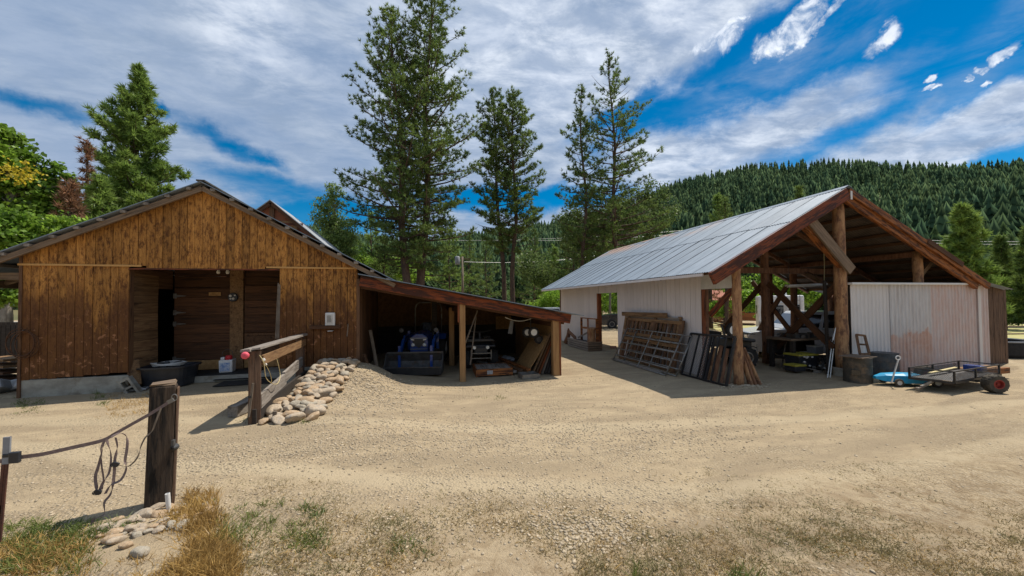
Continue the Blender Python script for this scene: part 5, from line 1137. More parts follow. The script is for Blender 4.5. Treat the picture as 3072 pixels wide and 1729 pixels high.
for i in range(6):
    x0 = 3.08+.085*i; x1 = 3.66+.012*i; tim('leaning_board', ['widest brown board leaning nearest the particle-board sheet', 'second brown board leaning beside the particle-board sheet', 'red-brown board in the middle of the leaning boards', 'grey-edged board leaning right of the red-brown one', 'dark board leaning close to the right post', 'last dark board squeezed against the right post'][i],
        'board', (x0, 9.85-.02*i, -.2), (x1, 9.90, .95-.12*i), .10, .022, ['tan_planks', 'brown_z', 'red_beam_z', 'old_grey_z', 'dark_board', 'dark_board'][i])
wb = T('spare_wheel_rack', 'pair of small white-hubbed tyres hanging at the right end of the lean-to', 'wheels', (2.95, 10.6, .9))
for px, yy, r in ((1601, 10.2, .16), (1582, 10.55, .16), (1616, 10.3, .13)):
    q = oy(px, 997 if px != 1616 else 1018, yy); t_ = wheel(wb, q, r, .08, 'y', rim='lamp_glass' if px != 1616 else 'gun_metal', rr=.58)
MB().tube([oy(1592, 960, 10.4), oy(1592, 997, 10.4)], .01, 5).build('hanger', MT['gun_metal'], wb, w=True)
hh = T('hose', 'pale hose slung under the lean-to roof above the hanging tyres', 'hose', oy(1560, 962, 10.3)); MB().tube(cr([oy(1515, 952, 10.3), oy(1540, 961, 10.3), oy(1565, 963, 10.3), oy(1590, 957, 10.3), oy(1600, 952, 10.3)]), .012, 6).build('run', MT['cream'], hh, w=True)
hr = T('hanging_tarp', 'grey folded rag hanging from the rafters at the right of the lean-to', 'cloth', oy(1533, 985, 11.2)); MB().rbox(oy(1533, 982, 11.2), (.15, .05, .42), (.1, .15, 0), .8).build('cloth', MT['grey_plastic'], hr, w=True, bevel=.02)
gb = T('cloth_bundle', 'crumpled grey bundle lying behind the planks in the lean-to', 'bundle', oz(1522, 1080, -.1)); b = MB()
for i in range(5): b.lathe([(.0, 0), (.09, .03), (.10, .08), (.05, .13), (0, .14)], oz(1513+i*6, 1078+i*1.5, -.1)+Vector((0, .1*(i % 2), 0)), n=9)
b.build('cloth', MT['grey_plastic'], gb, w=True, smooth=True)
jr = T('storage_jars', 'small pale cans on a shelf in the dark of the lean-to', 'cans', oy(1445, 1015, 12.9)); b = MB()
for px in (1437, 1447, 1456): b.lathe([(.05, -.05), (.05, .07), (.035, .08)], oy(px, 1017, 12.9), n=12)
b.build('cans', MT['cream'], jr, w=True, smooth=True); MB().bx(1.7, 2.7, 12.8, 13.05, oy(1445, 1024, 12.9).z-.03, oy(1445, 1024, 12.9).z).build('shelf', MT['brown_x'], jr, w=True)
def atv(label, loc, rz, m='black_plastic', s=1.0):
    t = T('quad_bike', label, 'quad bike', loc, rz=rz); S = lambda *a: tuple(q*s for q in a)
    for sx_ in (-1, 1):
        for y in (-.6, .6): wheel(t, S(sx_*.42, y, .27), .27*s, .22*s, 'x', world=False, treads=16)
    MB().rbox(S(0, 0, .62), S(.34, 1.5, .24)).rbox(S(0, -.55, .72), S(.9, .6, .08), (.1, 0, 0)).rbox(S(0, .6, .74), S(.95, .6, .08), (-.08, 0, 0)).rbox(S(0, -.72, .55), S(.4, .3, .25)).build('body', MT[m], t, bevel=.03*s)
    MB().rbox(S(0, .25, .86), S(.3, .8, .12), (.05, 0, 0)).build('seat', MT['rubber'], t, bevel=.03*s)
    b = MB()
    for y0 in (-.85, .35):
        for k in range(5): b.bar(S(-.4, y0+.12*k, .86), S(.4, y0+.12*k, .86), .02, .02)
        b.bar(S(-.4, y0, .86), S(-.4, y0+.5, .86), .02, .02); b.bar(S(.4, y0, .86), S(.4, y0+.5, .86), .02, .02)
    b.build('rack', MT['gun_metal'], t)
    MB().bar(S(0, -.3, .7), S(0, -.2, 1.08), .05, .05).tube([S(-.38, -.1, 1.12), S(-.12, -.22, 1.08), S(.12, -.22, 1.08), S(.38, -.1, 1.12)], .016*s, 6).build('handlebar', MT['gun_metal'], t)
    for q in (-1, 1): MB().lathe([(0, -.02), (.05*s, -.02), (.06*s, .03)], S(q*.2, -.88, .66), 'y', 10).build('headlight', MT['lamp_glass'], t)
    b = MB(); [b.bar(S(-.3, -.95, z), S(.3, -.95, z), .025, .025) for z in (.35, .5)]; b.bar(S(-.3, -.95, .3), S(-.3, -.95, .6), .025, .025); b.bar(S(.3, -.95, .3), S(.3, -.95, .6), .025, .025); b.build('bumper', MT['gal_tube'], t); return t
atv('dark quad bike with front rack parked deep in the right bay of the lean-to', (1.95, 12.0, g_(2, 12)), -.1)

# ------------------------------------------------------------------ along the pole barn wall
def gate(label, x0, x1, ya, yb, h, n=6, m='gal_tube', group=None):
    """tubular gate: foot at x0, top leaning to x1, from ya (far) to yb (near)"""
    t = T('tube_gate', label, 'gate', G(x0, (ya+yb)/2), group=group); P = lambda y, s: Vector((lerp(x0, x1, s), y, lerp(gz(x0, y)+.03, gz(x0, y)+h, s)))
    for i in range(n): s = (i/(n-1))**1.12; MB().tube([P(ya, s), P(yb, s)], .019, 8).build('rail', MT[m], t, w=True, smooth=True)
    for y in (ya, yb): MB().tube([P(y, -.0), P(y, 1)], .022, 8).build('end_tube', MT[m], t, w=True, smooth=True)
    MB().tube([P(lerp(ya, yb, .52), 0), P(lerp(ya, yb, .52), 1)], .014, 6).build('stay', MT[m], t, w=True); return t
gate('nearest grey tube gate leaning against the wooden panels on the pale wall', 6.42, 6.98, 11.35, 8.62, 1.08)
gate('second tube gate leaning just behind the first, set further right', 6.62, 7.14, 11.0, 8.45, 1.06)
def wpanel(label, x0, x1, ya, yb, h, n, m='tan_planks', m2='brown_z'):
    t = T('wood_panel', label, 'panel', G(x0, (ya+yb)/2)); P = lambda y, s, o=0: Vector((lerp(x0, x1, s)-o, y, lerp(gz(x0, y), gz(x0, y)+h, s)))
    b = MB()
    for i in range(n): y = lerp(ya-.08, yb+.08, i/(n-1)); b.bar(P(y, .02), P(y, .98), .10, .03, up=(1, 0, 0)) if random.random() < .9 else None
    b.build('slats', MT[m2], t, w=True)
    for s in (.05, .50, .62, .95): MB().bar(P(ya, s, .04), P(yb, s, .04), .03, .10).build('cross_rail', MT[m], t, w=True)
    for y in (ya, lerp(ya, yb, .55), yb): MB().bar(P(y, 0, .02), P(y, 1, .02), .12, .05, up=(1, 0, 0)).build('stile', MT[m2], t, w=True)
    return t
wpanel('large slatted wood fence panel leaning on the pale wall behind the tube gates', 6.92, 7.30, 11.7, 8.95, 1.46, 13)
wpanel('second slatted panel pressed between the first panel and the pale wall', 7.05, 7.36, 11.95, 9.15, 1.55, 9, 'old_grey_y', 'tan_planks')
tim('leaning_board', 'long brown board laid along the top edge of the wood panels', 'board', (7.18, 12.0, 1.34), (7.24, 9.6, 1.36), .05, .14, 'tan_planks')
tim('ground_rail', 'grey board lying on the dirt at the foot of the tube gates', 'board', (6.5, 11.5, -.17), (6.52, 8.9, -.17), .12, .04, 'old_grey_y')
def ramp(label, x0, x1, ya, yb, h, mesh):
    t = T('ramp_gate', label, 'ramp', G(x0, (ya+yb)/2)); P = lambda y, s, o=0: Vector((lerp(x0, x1, s)-o, y, lerp(gz(x0, y)+.02, gz(x0, y)+h, s)))
    b = MB(); b.bar(P(ya, 0), P(ya, 1), .05, .05); b.bar(P(yb, 0), P(yb, 1), .05, .05); b.bar(P(ya, 1), P(yb, 1), .05, .05); b.bar(P(ya, 0), P(yb, 0), .05, .05); b.build('frame', MT['black_metal'], t, w=True)
    for f_ in (.36, .68): MB().bar(P(lerp(ya, yb, f_), 0, .0), P(lerp(ya, yb, f_), 1, .0), .035, .035).build('bar', MT['black_metal'], t, w=True)
    if mesh:
        b = MB(); n = 15; W = ya-yb
        for i in range(-16, n):
            for sg in (1, -1):
                s0 = i/n; s1 = s0+W/h*1.05
                if sg < 0: s0, s1 = s1, s0
                a0, a1 = 0, 1; d = s1-s0
                if d > 0: a0 = max(a0, -s0/d); a1 = min(a1, (1-s0)/d)
                else: a0 = max(a0, (1-s0)/d); a1 = min(a1, -s0/d)
                if a1 > a0+.01: b.bar(P(lerp(ya, yb, a0), s0+d*a0, -.02), P(lerp(ya, yb, a1), s0+d*a1, -.02), .006, .006)
        b.build('mesh_infill', MT['mesh_grey'], t, w=True)
    return t
ramp('black ramp gate with expanded mesh, leaning at the near end of the pale wall', 7.0, 7.34, 8.72, 7.86, 1.12, True)
ramp('black ramp frame with open bars leaning in front of the near log post', 6.98, 7.27, 7.92, 7.18, 1.14, False)
for i, (x0, y0, x1, y1, h) in enumerate([(7.16, 8.22, 7.42, 8.22, .84), (7.2, 8.02, 7.46, 8.02, .80), (7.2, 7.80, 7.46, 7.80, .88), (7.22, 7.60, 7.47, 7.62, .82), (7.25, 7.44, 7.5, 7.46, .78), (7.66, 7.16, 7.60, 7.4, .84), (7.74, 7.12, 7.66, 7.4, .80), (7.83, 7.08, 7.72, 7.4, .84)]):
    o = G(x0, y0); P = [o, o.lerp(Vector((x1, y1, o.z+h)), .5)+Vector((0, 0, .01)), Vector((x1, y1, o.z+h))]; q = MB().tube([p-o for p in P], [.075, .068, .06], 8, flat=.5).build('log_slab', MT['log' if i in (1, 5, 7) else 'log_dark'], smooth=False); q.location = o
    tag(q, ['split log slab standing behind the bars of the black ramp frame', 'split log slab standing right of the near log post'][i > 4], 'log', ['log slabs behind the ramp frame', 'log slabs right of the log post'][i > 4])
pl = T('planter_box', 'low grey slatted box on the ground near the far end of the pale wall', 'box', G(6.95, 14.6)); 
for k in range(4):
    z = gz(6.9, 14.5)+.03+.095*k
    MB().bar((6.66, 15.8, z+.03), (6.66, 13.75, z+.03), .04, .07).build('side_slat', MT['old_grey_y'], pl, w=True); MB().bar((6.66, 13.73, z+.03), (7.28, 13.73, z+.03), .04, .07).build('end_slat', MT['old_grey_x'], pl, w=True)
MB().bx(6.70, 7.26, 13.76, 15.76, gz(6.9, 14.6), gz(6.9, 14.6)+.30).build('filling', MT['dark_board'], pl, w=True)
zt0 = gz(6.9, 14.5)+.42
wf = T('sash_window', 'upright orange-brown window frame standing on the slatted box', 'frame', (7.1, 14.6, zt0-.1)); b = MB(); X_ = 7.1
pa, pc = ox(1745, 1010, X_), ox(1792, 1015, X_); ht = ox(1768, 954, X_).z
b.bar((X_, pa.y, zt0-.1), (X_, pa.y, ht), .05, .09, up=(1, 0, 0)).bar((X_, pc.y, zt0-.1), (X_, pc.y, ht), .05, .12, up=(1, 0, 0)).bar((X_, pa.y, ht-.02), (X_, pc.y, ht-.02), .09, .04).bar((X_, pa.y, (zt0+ht)/2), (X_, pc.y, (zt0+ht)/2+.02), .05, .08); b.build('frame', MT['orange_beam'], wf, w=True)
MB().bar((X_, (pa.y+pc.y)/2+.1, zt0-.1), (X_, (pa.y+pc.y)/2+.1, ht), .03, .06, up=(1, 0, 0)).build('mullion', MT['cabin_wood'], wf, w=True)
sp_ = T('stump', 'brown irregular wood stump standing on the slatted box', 'stump', (6.95, 14.0, zt0-.05)); b = MB(); b.tube([(6.95, 14.0, zt0-.1), (6.96, 14.0, zt0+.2), (6.93, 13.98, zt0+.52)], [.17, .15, .19], 10); b.build('wood', MT['log'], sp_, w=True, warp=.02)
tim('leaning_rail', 'dark rail slanting up behind the window frame on the slatted box', 'rail', (6.98, 15.4, zt0-.02), (7.25, 14.0, zt0+.55), .04, .07, 'old_grey_y')
tim('brick', 'single red brick on the ground inside the wall doorway', 'brick', G(8.0, 14.4, .05), G(8.25, 14.3, .05), .12, .10, 'rust_panel')
rt = T('root_stump', 'dark twisted root leaning at the far corner of the pale wall', 'root', G(6.9, 17.0)); q = ox(1697, 1000, 6.9)
MB().tube([q+Vector((0, 0, -.45)), q+Vector((.05, -.2, -.1)), q+Vector((.0, -.35, .25))], [.12, .10, .04], 7).tube([q+Vector((0, -.3, .15)), q+Vector((.1, -.8, -.1)), q+Vector((.1, -1.1, -.4))], [.07, .08, .05], 7).build('root', MT['log_dark'], rt, w=True)

# ------------------------------------------------------------------ inside and behind the pole barn
mb_ = atv('dark motor quad with a white-rimmed wheel inside the side opening of the pole barn', G(9.0, 9.7), 1.2, 'black_plastic', 1.15)
wt = T('tyre', 'black tyre with a white rim behind the near log post', 'wheel', ox(2196, 988, 8.7)); wheel(wt, oy(2196, 990, 8.2), .19, .09, 'y', rim='lamp_glass', rr=.62)
wbk = T('workbench', 'dark cluttered workbench inside the front bay of the pole barn', 'bench', (11.5, 8.9, -.3))
p, q = oy(2325, 1006, 8.8), oy(2515, 1018, 8.3); zt_ = .72
zt_ = (p.z+q.z)/2; X0, X1 = p.x, q.x
MB().bx(X0, X1, 8.3, 9.1, zt_-.06, zt_).build('top', MT['old_grey_x'], wbk, w=True)
for x in (X0+.1, X1-.1):
    for y in (8.35, 9.0): MB().bx(x-.05, x+.05, y-.05, y+.05, -.7, zt_-.06).build('leg', MT['dark_board'], wbk, w=True)
MB().bx(X0+.1, X1-.1, 8.4, 9.0, zt_-.62, zt_-.58).build('lower_shelf', MT['dark_board'], wbk, w=True)
MB().bx(X0, X1, 9.05, 9.09, zt_-.5, zt_-.06).build('back_panel', MT['dark_board'], wbk, w=True)
b = MB()
for i in range(16): b.rbox((random.uniform(X0+.1, X1-.1), random.uniform(8.4, 9.0), zt_+.04+random.uniform(0, .05)), (random.uniform(.08, .35), random.uniform(.06, .2), random.uniform(.05, .14)), (0, 0, random.uniform(0, 3)))
b.build('clutter', MT['gun_metal'], wbk, w=True)
def tote(label, px, py, y, s, body, lid):
    p = oy(px, py, y); t = T('storage_tote', label, 'tote', p); MB().rbox((0, 0, s[2]/2), s, taper=1.08).build('bin', MT[body], t, bevel=.015); MB().rbox((0, 0, s[2]+.02), (s[0]*1.14, s[1]*1.14, .045)).build('lid', MT[lid], t, bevel=.01); return t
tote('black storage tote with a bright yellow lid under the workbench', 2403, 1096, 8.2, (.62, .42, .30), 'black_plastic', 'yellow_plastic')
tote('smaller black tote with a dull yellow lid beside the larger one', 2385, 1112, 8.0, (.36, .3, .14), 'black_plastic', 'yellow_plastic')
tote('grey plastic tote on the pallet behind the yellow lidded tote', 2445, 1062, 8.5, (.3, .25, .22), 'grey_plastic', 'cream')
pt = T('pallet', 'dark wooden pallet on the dirt below the workbench totes', 'pallet', G(11.3, 8.0)); b = MB()
pa = oz(2365, 1108, -.25); pc = oz(2480, 1125, -.25)
for k in range(6): b.bar((lerp(pa.x, pc.x, k/5), 7.75, -.12), (lerp(pa.x, pc.x, k/5), 8.6, -.12), .1, .02)
for y in (7.8, 8.15, 8.5): b.bar((pa.x, y, -.18), (pc.x, y, -.18), .09, .08)
b.build('boards', MT['old_grey_y'], pt, w=True)
jk = T('junk_pile', 'jumble of dark engine parts and tools on the pallet', 'scrap', oy(2440, 1085, 8.0)); b = MB()
for i in range(34):
    q = oy(random.uniform(2400, 2485), random.uniform(1066, 1108), 8.0+random.uniform(-.1, .25)); MB().rbox(q, (random.uniform(.04, .16), random.uniform(.04, .12), random.uniform(.03, .11)), (random.uniform(0, 3), random.uniform(0, 3), 0)).build('scrap_piece', MT['gun_metal'], jk, w=True)
for i in range(9):
    q = oy(random.uniform(2410, 2480), random.uniform(1070, 1105), 7.9); MB().rbox(q, (.05, .03, .04), (random.uniform(0, 3), 0, 0)).build('small_part', MT['cream'], jk, w=True)
tim('leaning_pole', 'pale pole leaning on the left end of the workbench', 'pole', oz(2344, 1104, -.25), oy(2361, 1010, 8.9), .03, .03, 'old_grey_z', 0)
for i, (a, c) in enumerate((((2500, 1000), (2483, 1133)), ((2508, 985), (2490, 1136)), ((2522, 905), (2500, 1020)))):
    p = oy(a[0], a[1], 7.6); q = oy(c[0], c[1], 7.25); tim('leaning_pole', ['thin white pole leaning left of the centre log post', 'second white pole leaning closest to the centre log post', 'upper thin rod leaning on the centre log post'][i], 'pole', q, p, .018, .018, 'lamp_glass', 0)
tim('upright_board', 'dark narrow board standing just left of the centre log post', 'board', G(10.66, 7.55), Vector((10.68, 7.6, 2.3)), .09, .05, 'dark_board')
# drums and window frame by the centre post
def drum(label, c, r, h, m, hole=False):
    t = T('oil_drum', label, 'drum', c); MB().lathe([(r, 0), (r, .01), (r*.985, .03), (r*.99, h*.33), (r*1.02, h*.345), (r*.99, h*.36), (r*.99, h*.66), (r*1.02, h*.675), (r*.99, h*.69), (r*.99, h*.97), (r*1.02, h)], n=30).build('drum', MT[m], t, smooth=False)
    if hole:
        a = math.atan2(-c.y, -c.x)-.1; MB().rbox((r*.975*math.cos(a), r*.975*math.sin(a), h*.42), (.05, .16, .12), (0, 0, a)).build('opening', MT['dark_glass'], t)
    return t
d1 = drum('brown steel drum with a square hole and a board lid, beside the centre log post', G(10.43, 6.72), .275, .60, 'drum', True); MB().rbox((0, 0, .612), (.6, .5, .022), (.0, -.01, .1)).build('lid_board', MT['old_grey_x'], d1)
drum('dark grey steel drum standing behind the blue kart', G(11.75, 6.95), .27, .60, 'drum_grey')
wn = T('window_frame', 'small wooden two-pane window frame leaning above the brown drum', 'frame', (10.95, 6.95, .4)); a, c = oy(2577, 1003, 6.95), oy(2612, 1062, 6.75)
b = MB(); L0, L1, R0_, R1_ = oy(2569, 1004, 7.05), oy(2580, 1062, 6.85), oy(2594, 1007, 7.05), oy(2608, 1062, 6.85)
for p, q in ((L0, L1), (R0_, R1_)): b.bar(p, q, .05, .04)
b.bar(L0, R0_, .04, .05); b.bar(L1, R1_, .04, .05); b.bar(L0.lerp(L1, .5), R0_.lerp(R1_, .5), .03, .045); b.build('sash', MT['brown_z'], wn, w=True)
# blue kart
kt = T('soapbox_kart', 'bright blue soapbox kart with a white pull handle beside the trailer', 'kart', G(10.98, 6.12), rz=-.42)
S_ = lambda x, w, z0, z1: [(x, -w, z0), (x, -w*.9, z1*.8+z0*.2), (x, -w*.5, z1), (x, w*.5, z1), (x, w*.9, z1*.8+z0*.2), (x, w, z0)]
loft([S_(-.62, .05, .14, .20), S_(-.45, .13, .09, .26), S_(-.1, .20, .07, .28), S_(.22, .20, .07, .27), S_(.26, .19, .07, .25)]).build('body', MT['cyan_plastic'], kt, bevel=.01)
loft([S_(.30, .16, .08, .22), S_(.50, .13, .1, .21), S_(.58, .07, .12, .18)]).build('tail', MT['cyan_plastic'], kt, bevel=.01)
for x in (-.28, .46):
    for s in (-1, 1): wheel(kt, (x, s*.22, .09 if x < 0 else .11), .09 if x < 0 else .11, .04, 'y', world=False, rim='cream', tire='mud_rubber')
MB().bar((-.42, -.2, .08), (-.30, -.24, .62), .045, .02).tube([(-.30+.045*math.cos(t), -.24, .66+.045*math.sin(t)) for t in np.linspace(0, 6.28, 14)[:-1]], .011, 6, closed=True).build('handle', MT['white_plastic'], kt)
pf_ = T('plastic_sled', 'pale grey and white moulded plastic sled lying behind the blue kart', 'sled', G(12.2, 6.45), rz=.1)
loft([oct_(.40, .18, .02), oct_(.46, .23, .08), oct_(.42, .2, .15), oct_(.2, .1, .2)]).build('shell', MT['white_plastic'], pf_, smooth=True); loft([oct_(.30, .13, .17, .1), oct_(.26, .1, .215, .1)]).build('deck', MT['grey_plastic'], pf_, smooth=True)
# trailer
tl = T('utility_trailer', 'small black mesh utility trailer with knobbly tyres, right of the blue kart', 'trailer', (11.8, 5.6, gz(11.8, 5.6)))
N_, R_, Fr_, A_ = Vector((10.86, 5.24, 0)), Vector((12.98, 5.52, 0)), Vector((12.86, 6.12, 0)), Vector((10.62, 5.84, 0)); zl, zh = .02, .25
Z = lambda v, z: Vector((v.x, v.y, z))
b = MB()
for p, q in ((N_, R_), (R_, Fr_), (Fr_, A_), (A_, N_)):
    b.bar(Z(p, zl), Z(q, zl), .035, .045); b.bar(Z(p, zh), Z(q, zh), .022, .022)
b.build('frame', MT['black_metal'], tl, w=True)
for p in (N_, R_, Fr_, A_, N_.lerp(R_, .45), A_.lerp(Fr_, .45)): MB().bar(Z(p, zl), Z(p, zh+.01), .03, .03).build('post', MT['black_metal'], tl, w=True)
b = MB()
for (p, q) in ((N_, A_), (N_, R_), (A_, Fr_)):
    L = (q-p).length; n = int(L/.03)
    for i in range(n):
        a = p.lerp(q, i/n)
        for sg in (-1, 1):
            c = p.lerp(q, min(1, max(0, (i+sg*4)/n))); b.bar(Z(a, zl), Z(c, zh-.04), .003, .003)
b.build('mesh_sides', MT['gun_metal'], tl, w=True)
MB().add([Z(N_, zl+.03), Z(R_, zl+.03), Z(Fr_, zl+.03), Z(A_, zl+.03)], [(0, 1, 2, 3)]).build('deck', MT['gun_metal'], tl, w=True)
MB().bar(Z(N_.lerp(A_, .5), 0), Vector((10.62, 5.62, -.10)), .04, .04).bar(Vector((10.9, 5.6, -.02)), Vector((10.50, 5.60, -.13)), .045, .045).build('tongue', MT['gal_tube'], tl, w=True); MB().rbox((10.46, 5.6, -.145), (.16, .07, .05), (0, 0, .1)).build('coupler', MT['gal_tube'], tl, w=True, bevel=.01)
wr0 = oz(2962, 1170, -.2); wheel(tl, (11.92, 5.14, gz(11.9, 5.2)+.195), .195, .19, (.42, .9, 0), tire='mud_rubber', rim='red_rim', treads=22, rr=.5); wheel(tl, (11.80, 6.2, gz(11.9, 6.2)+.195), .195, .17, (.42, .9, 0), tire='mud_rubber', rim='red_rim', treads=22, rr=.5)
MB().bar((11.92, 5.2, -.03), (11.8, 6.2, -.03), .03, .03).build('axle', MT['black_metal'], tl, w=True)
tim('yellow_plank', 'yellowish plank lying across the black trailer', 'plank', (11.1, 5.75, .12), (12.4, 5.95, .14), .06, .03, 'yellow_cord'); 
bb_ = T('blue_box', 'blue plastic box at the rear corner of the black trailer', 'box', (12.75, 5.8, .1)); MB().rbox((0, 0, .04), (.22, .3, .12)).build('box', MT['blue_paint'], bb_, bevel=.01)
lc = T('lumber_cart', 'low plank platform with chains, sticking out at the right edge behind the trailer', 'cart', G(13.6, 5.9)); MB().bx(13.0, 14.3, 5.9, 6.3, -.02, .05).build('planks', MT['tan_planks'], lc, w=True); MB().bx(13.0, 14.2, 5.86, 5.895, -.08, .06).build('side_board', MT['orange_beam'], lc, w=True)
wheel(lc, (13.3, 5.98, -.15), .10, .06, 'y', tire='rubber'); wheel(lc, (14.0, 5.98, -.15), .10, .06, 'y', tire='rubber')
tg = T('water_trough', 'large black tyre-like trough at the right edge beyond the trailer', 'trough', G(19.6, 8.6)); MB().lathe([(1.0, 0), (1.05, .1), (1.02, .45), (.98, .52), (.85, .53), (.8, .3), (.8, .1), (0, .08)], n=32).build('tub', MT['rubber'], tg); MB().tube([(1.0*math.cos(t), 1.0*math.sin(t), .53) for t in np.linspace(0, 6.28, 33)[:-1]], .03, 6, closed=True).build('rim', MT['grey_plastic'], tg)

# ------------------------------------------------------------------ vehicles
def car(name, label, cat, loc, rz, L, W, H, hood, cab0, cab1, m, bed=False, clear=.28):
    """x forward; cab0..cab1 = x span of the glasshouse base"""
    t = T(name, label, cat, loc, rz=rz); h = L/2; hz_ = hood; w = W/2
    body = [(-h, clear+.1), (-h, hz_-.05), (-h+.05, hz_), (h-.9, hz_), (h-.15, hz_-.12), (h, hz_-.3), (h, clear+.05), (h-.1, clear), (-h+.1, clear)]
    MB().prism(body, -w, w).build('body', MT[m], t, bevel=.06)
    a, b_ = cab0, cab1
    R1 = [(a, -w+.03, hz_-.01), (b_, -w+.03, hz_-.01), (b_, w-.03, hz_-.01), (a, w-.03, hz_-.01)]; R2 = [(a+.25, -w+.18, H), (b_-.65, -w+.18, H), (b_-.65, w-.18, H), (a+.25, w-.18, H)]
    cb = loft([R1, R2]).build('cab', MT[m], t, bevel=.05)
    def glass(f0, f1, s, nm='window'):
        P = []
        for f_, z in ((f0, .12), (f1, .12), (f1, .84), (f0, .84)):
            x0 = lerp(lerp(a, b_, f_), lerp(a+.25, b_-.65, f_), z); yy = lerp(w-.03, w-.18, z)+.008; P.append((x0, s*yy, lerp(hz_, H, z)))
        MB().add(P+[(x, y-s*.01, z) for x, y, z in P], [(0,1,2,3),(7,6,5,4),(0,4,5,1),(1,5,6,2),(2,6,7,3),(3,7,4,0)]).build(nm, MT['dark_glass'], cb)
    for s in (-1, 1): glass(.06, .46, s); glass(.52, .93, s)
    P = [(b_-.02-.65*.15+.015, -w+.12, lerp(hz_, H, .14)), (b_-.02-.65*.15+.015, w-.12, lerp(hz_, H, .14)), (b_-.65*.86+.02, w-.24, lerp(hz_, H, .86)), (b_-.65*.86+.02, -w+.24, lerp(hz_, H, .86))]
    MB().add(P+[(x-.02, y, z-.02) for x, y, z in P], [(0,1,2,3),(7,6,5,4),(0,4,5,1),(1,5,6,2),(2,6,7,3),(3,7,4,0)]).build('windscreen', MT['dark_glass'], cb)
    P = [(a+.25*.15-.015, -w+.14, lerp(hz_, H, .16)), (a+.25*.15-.015, w-.14, lerp(hz_, H, .16)), (a+.25*.85-.015, w-.24, lerp(hz_, H, .85)), (a+.25*.85-.015, -w+.24, lerp(hz_, H, .85))]
    MB().add(P+[(x+.02, y, z) for x, y, z in P], [(0,1,2,3),(7,6,5,4),(0,4,5,1),(1,5,6,2),(2,6,7,3),(3,7,4,0)]).build('rear_window', MT['dark_glass'], cb)
    if bed: MB().bx(-h+.1, a-.08, -w+.1, w-.1, hz_-.0, hz_+.004).build('bed', MT['black_plastic'], t)
    MB().bx(h-.005, h+.02, -w*.55, w*.55, hz_-.42, hz_-.2).build('grille', MT['black_plastic'], t); MB().bx(h-.05, h+.09, -w, w, clear+.05, clear+.25).build('bumper', MT['chrome' if m == 'car_white' else 'black_plastic'], t, bevel=.02)
    for s in (-1, 1):
        MB().bx(h-.08, h+.012, s*w*.8-.16, s*w*.8+.16, hz_-.34, hz_-.2).build('headlight', MT['lamp_glass'], t, bevel=.02); MB().bx(-h-.012, -h+.05, s*w*.88-.08, s*w*.88+.08, hz_-.4, hz_-.15).build('tail_light', MT['red_plastic'], t)
        MB().rbox((lerp(a, b_, .9), s*(w+.12), hz_+.08), (.1, .2, .16)).build('mirror', MT['black_plastic'], t, bevel=.02)
        for x in (-h*.6, h*.62):
            MB().lathe([(.40, -.02), (.40, .006)], (x, s*(w-.005), .37), 'y', 22).build('wheel_arch', MT['black_plastic'], t)
            wheel(t, (x, s*(w-.10), .35), .35, .24, 'y', world=False, rim='gal_tube', rr=.62)
    return t
c_ = oz(1652, 965, -.4)
car('parked_car', 'pale silver station vehicle whose roof shows above the low end of the lean-to roof', 'car', (od(1650, 900, 25).x, od(1650, 900, 25).y, gz(od(1650, 900, 25).x, 24)), -.25, 4.7, 1.85, 1.74, 1.05, -2.2, 1.2, 'car_grey')
car('parked_pickup', 'dark blue-black pickup seen through the doorway of the pale wall', 'pickup', (od(1898, 940, 31).x, od(1898, 940, 31).y, gz(15, 27)), math.pi-.5, 5.2, 1.9, 1.8, 1.15, -1.2, 1.1, 'car_dark', True)
pw = od(2450, 960, 19.0)
car('parked_pickup', 'white crew-cab pickup parked behind the workbench under the pole barn', 'pickup', (pw.x+.9, pw.y+.5, -.62), math.pi-.55, 5.9, 2.0, 1.92, 1.20, -.7, 1.6, 'car_white', True)
cp = od(2342, 960, 25.5); ca = T('camper', 'white truck camper with a rear door and ladder beyond the pole barn', 'camper', (cp.x, cp.y, -.98), rz=-.80)
MB().rbox((0, 1.6, 1.95), (2.1, 3.4, 2.1)).build('shell', MT['white_plastic'], ca, bevel=.08); MB().rbox((0, 1.8, .7), (2.0, 3.2, .6)).build('chassis', MT['grey_plastic'], ca)
MB().rbox((-.05, -.12, 1.75), (.62, .03, 1.7)).build('door', MT['cream'], ca, bevel=.01); MB().rbox((-.05, -.15, 2.15), (.36, .02, .6)).build('door_window', MT['dark_glass'], ca); MB().rbox((.62, -.12, 2.2), (.5, .03, .55)).build('window', MT['dark_glass'], ca, bevel=.02)
MB().rbox((1.06, 1.4, 2.2), (.02, .9, .5)).build('window', MT['dark_glass'], ca); MB().rbox((-1.06, 1.4, 2.2), (.02, .9, .5)).build('window', MT['dark_glass'], ca)
b = MB(); [b.bar((.5, -.22, z), (.85, -.22, z), .025, .025) for z in (1.2, 1.5, 1.8, 2.1, 2.4, 2.7)]; b.bar((.5, -.22, 1.0), (.5, -.22, 3.05), .03, .03); b.bar((.85, -.22, 1.0), (.85, -.22, 3.05), .03, .03); b.build('ladder', MT['gal_tube'], ca)
b = MB(); [b.bx(-1.03, 1.03, -.112, -.1, z, z+.03) for z in (1.35, 1.42, 1.49)]; b.build('stripes', MT['gun_metal'], ca); MB().rbox((.2, 1.5, 3.08), (.5, .5, .2), taper=.8).build('roof_vent', MT['white_plastic'], ca)
for s in (-1, 1): wheel(ca, (s*.9, 1.9, .38), .38, .25, 'x', world=False)
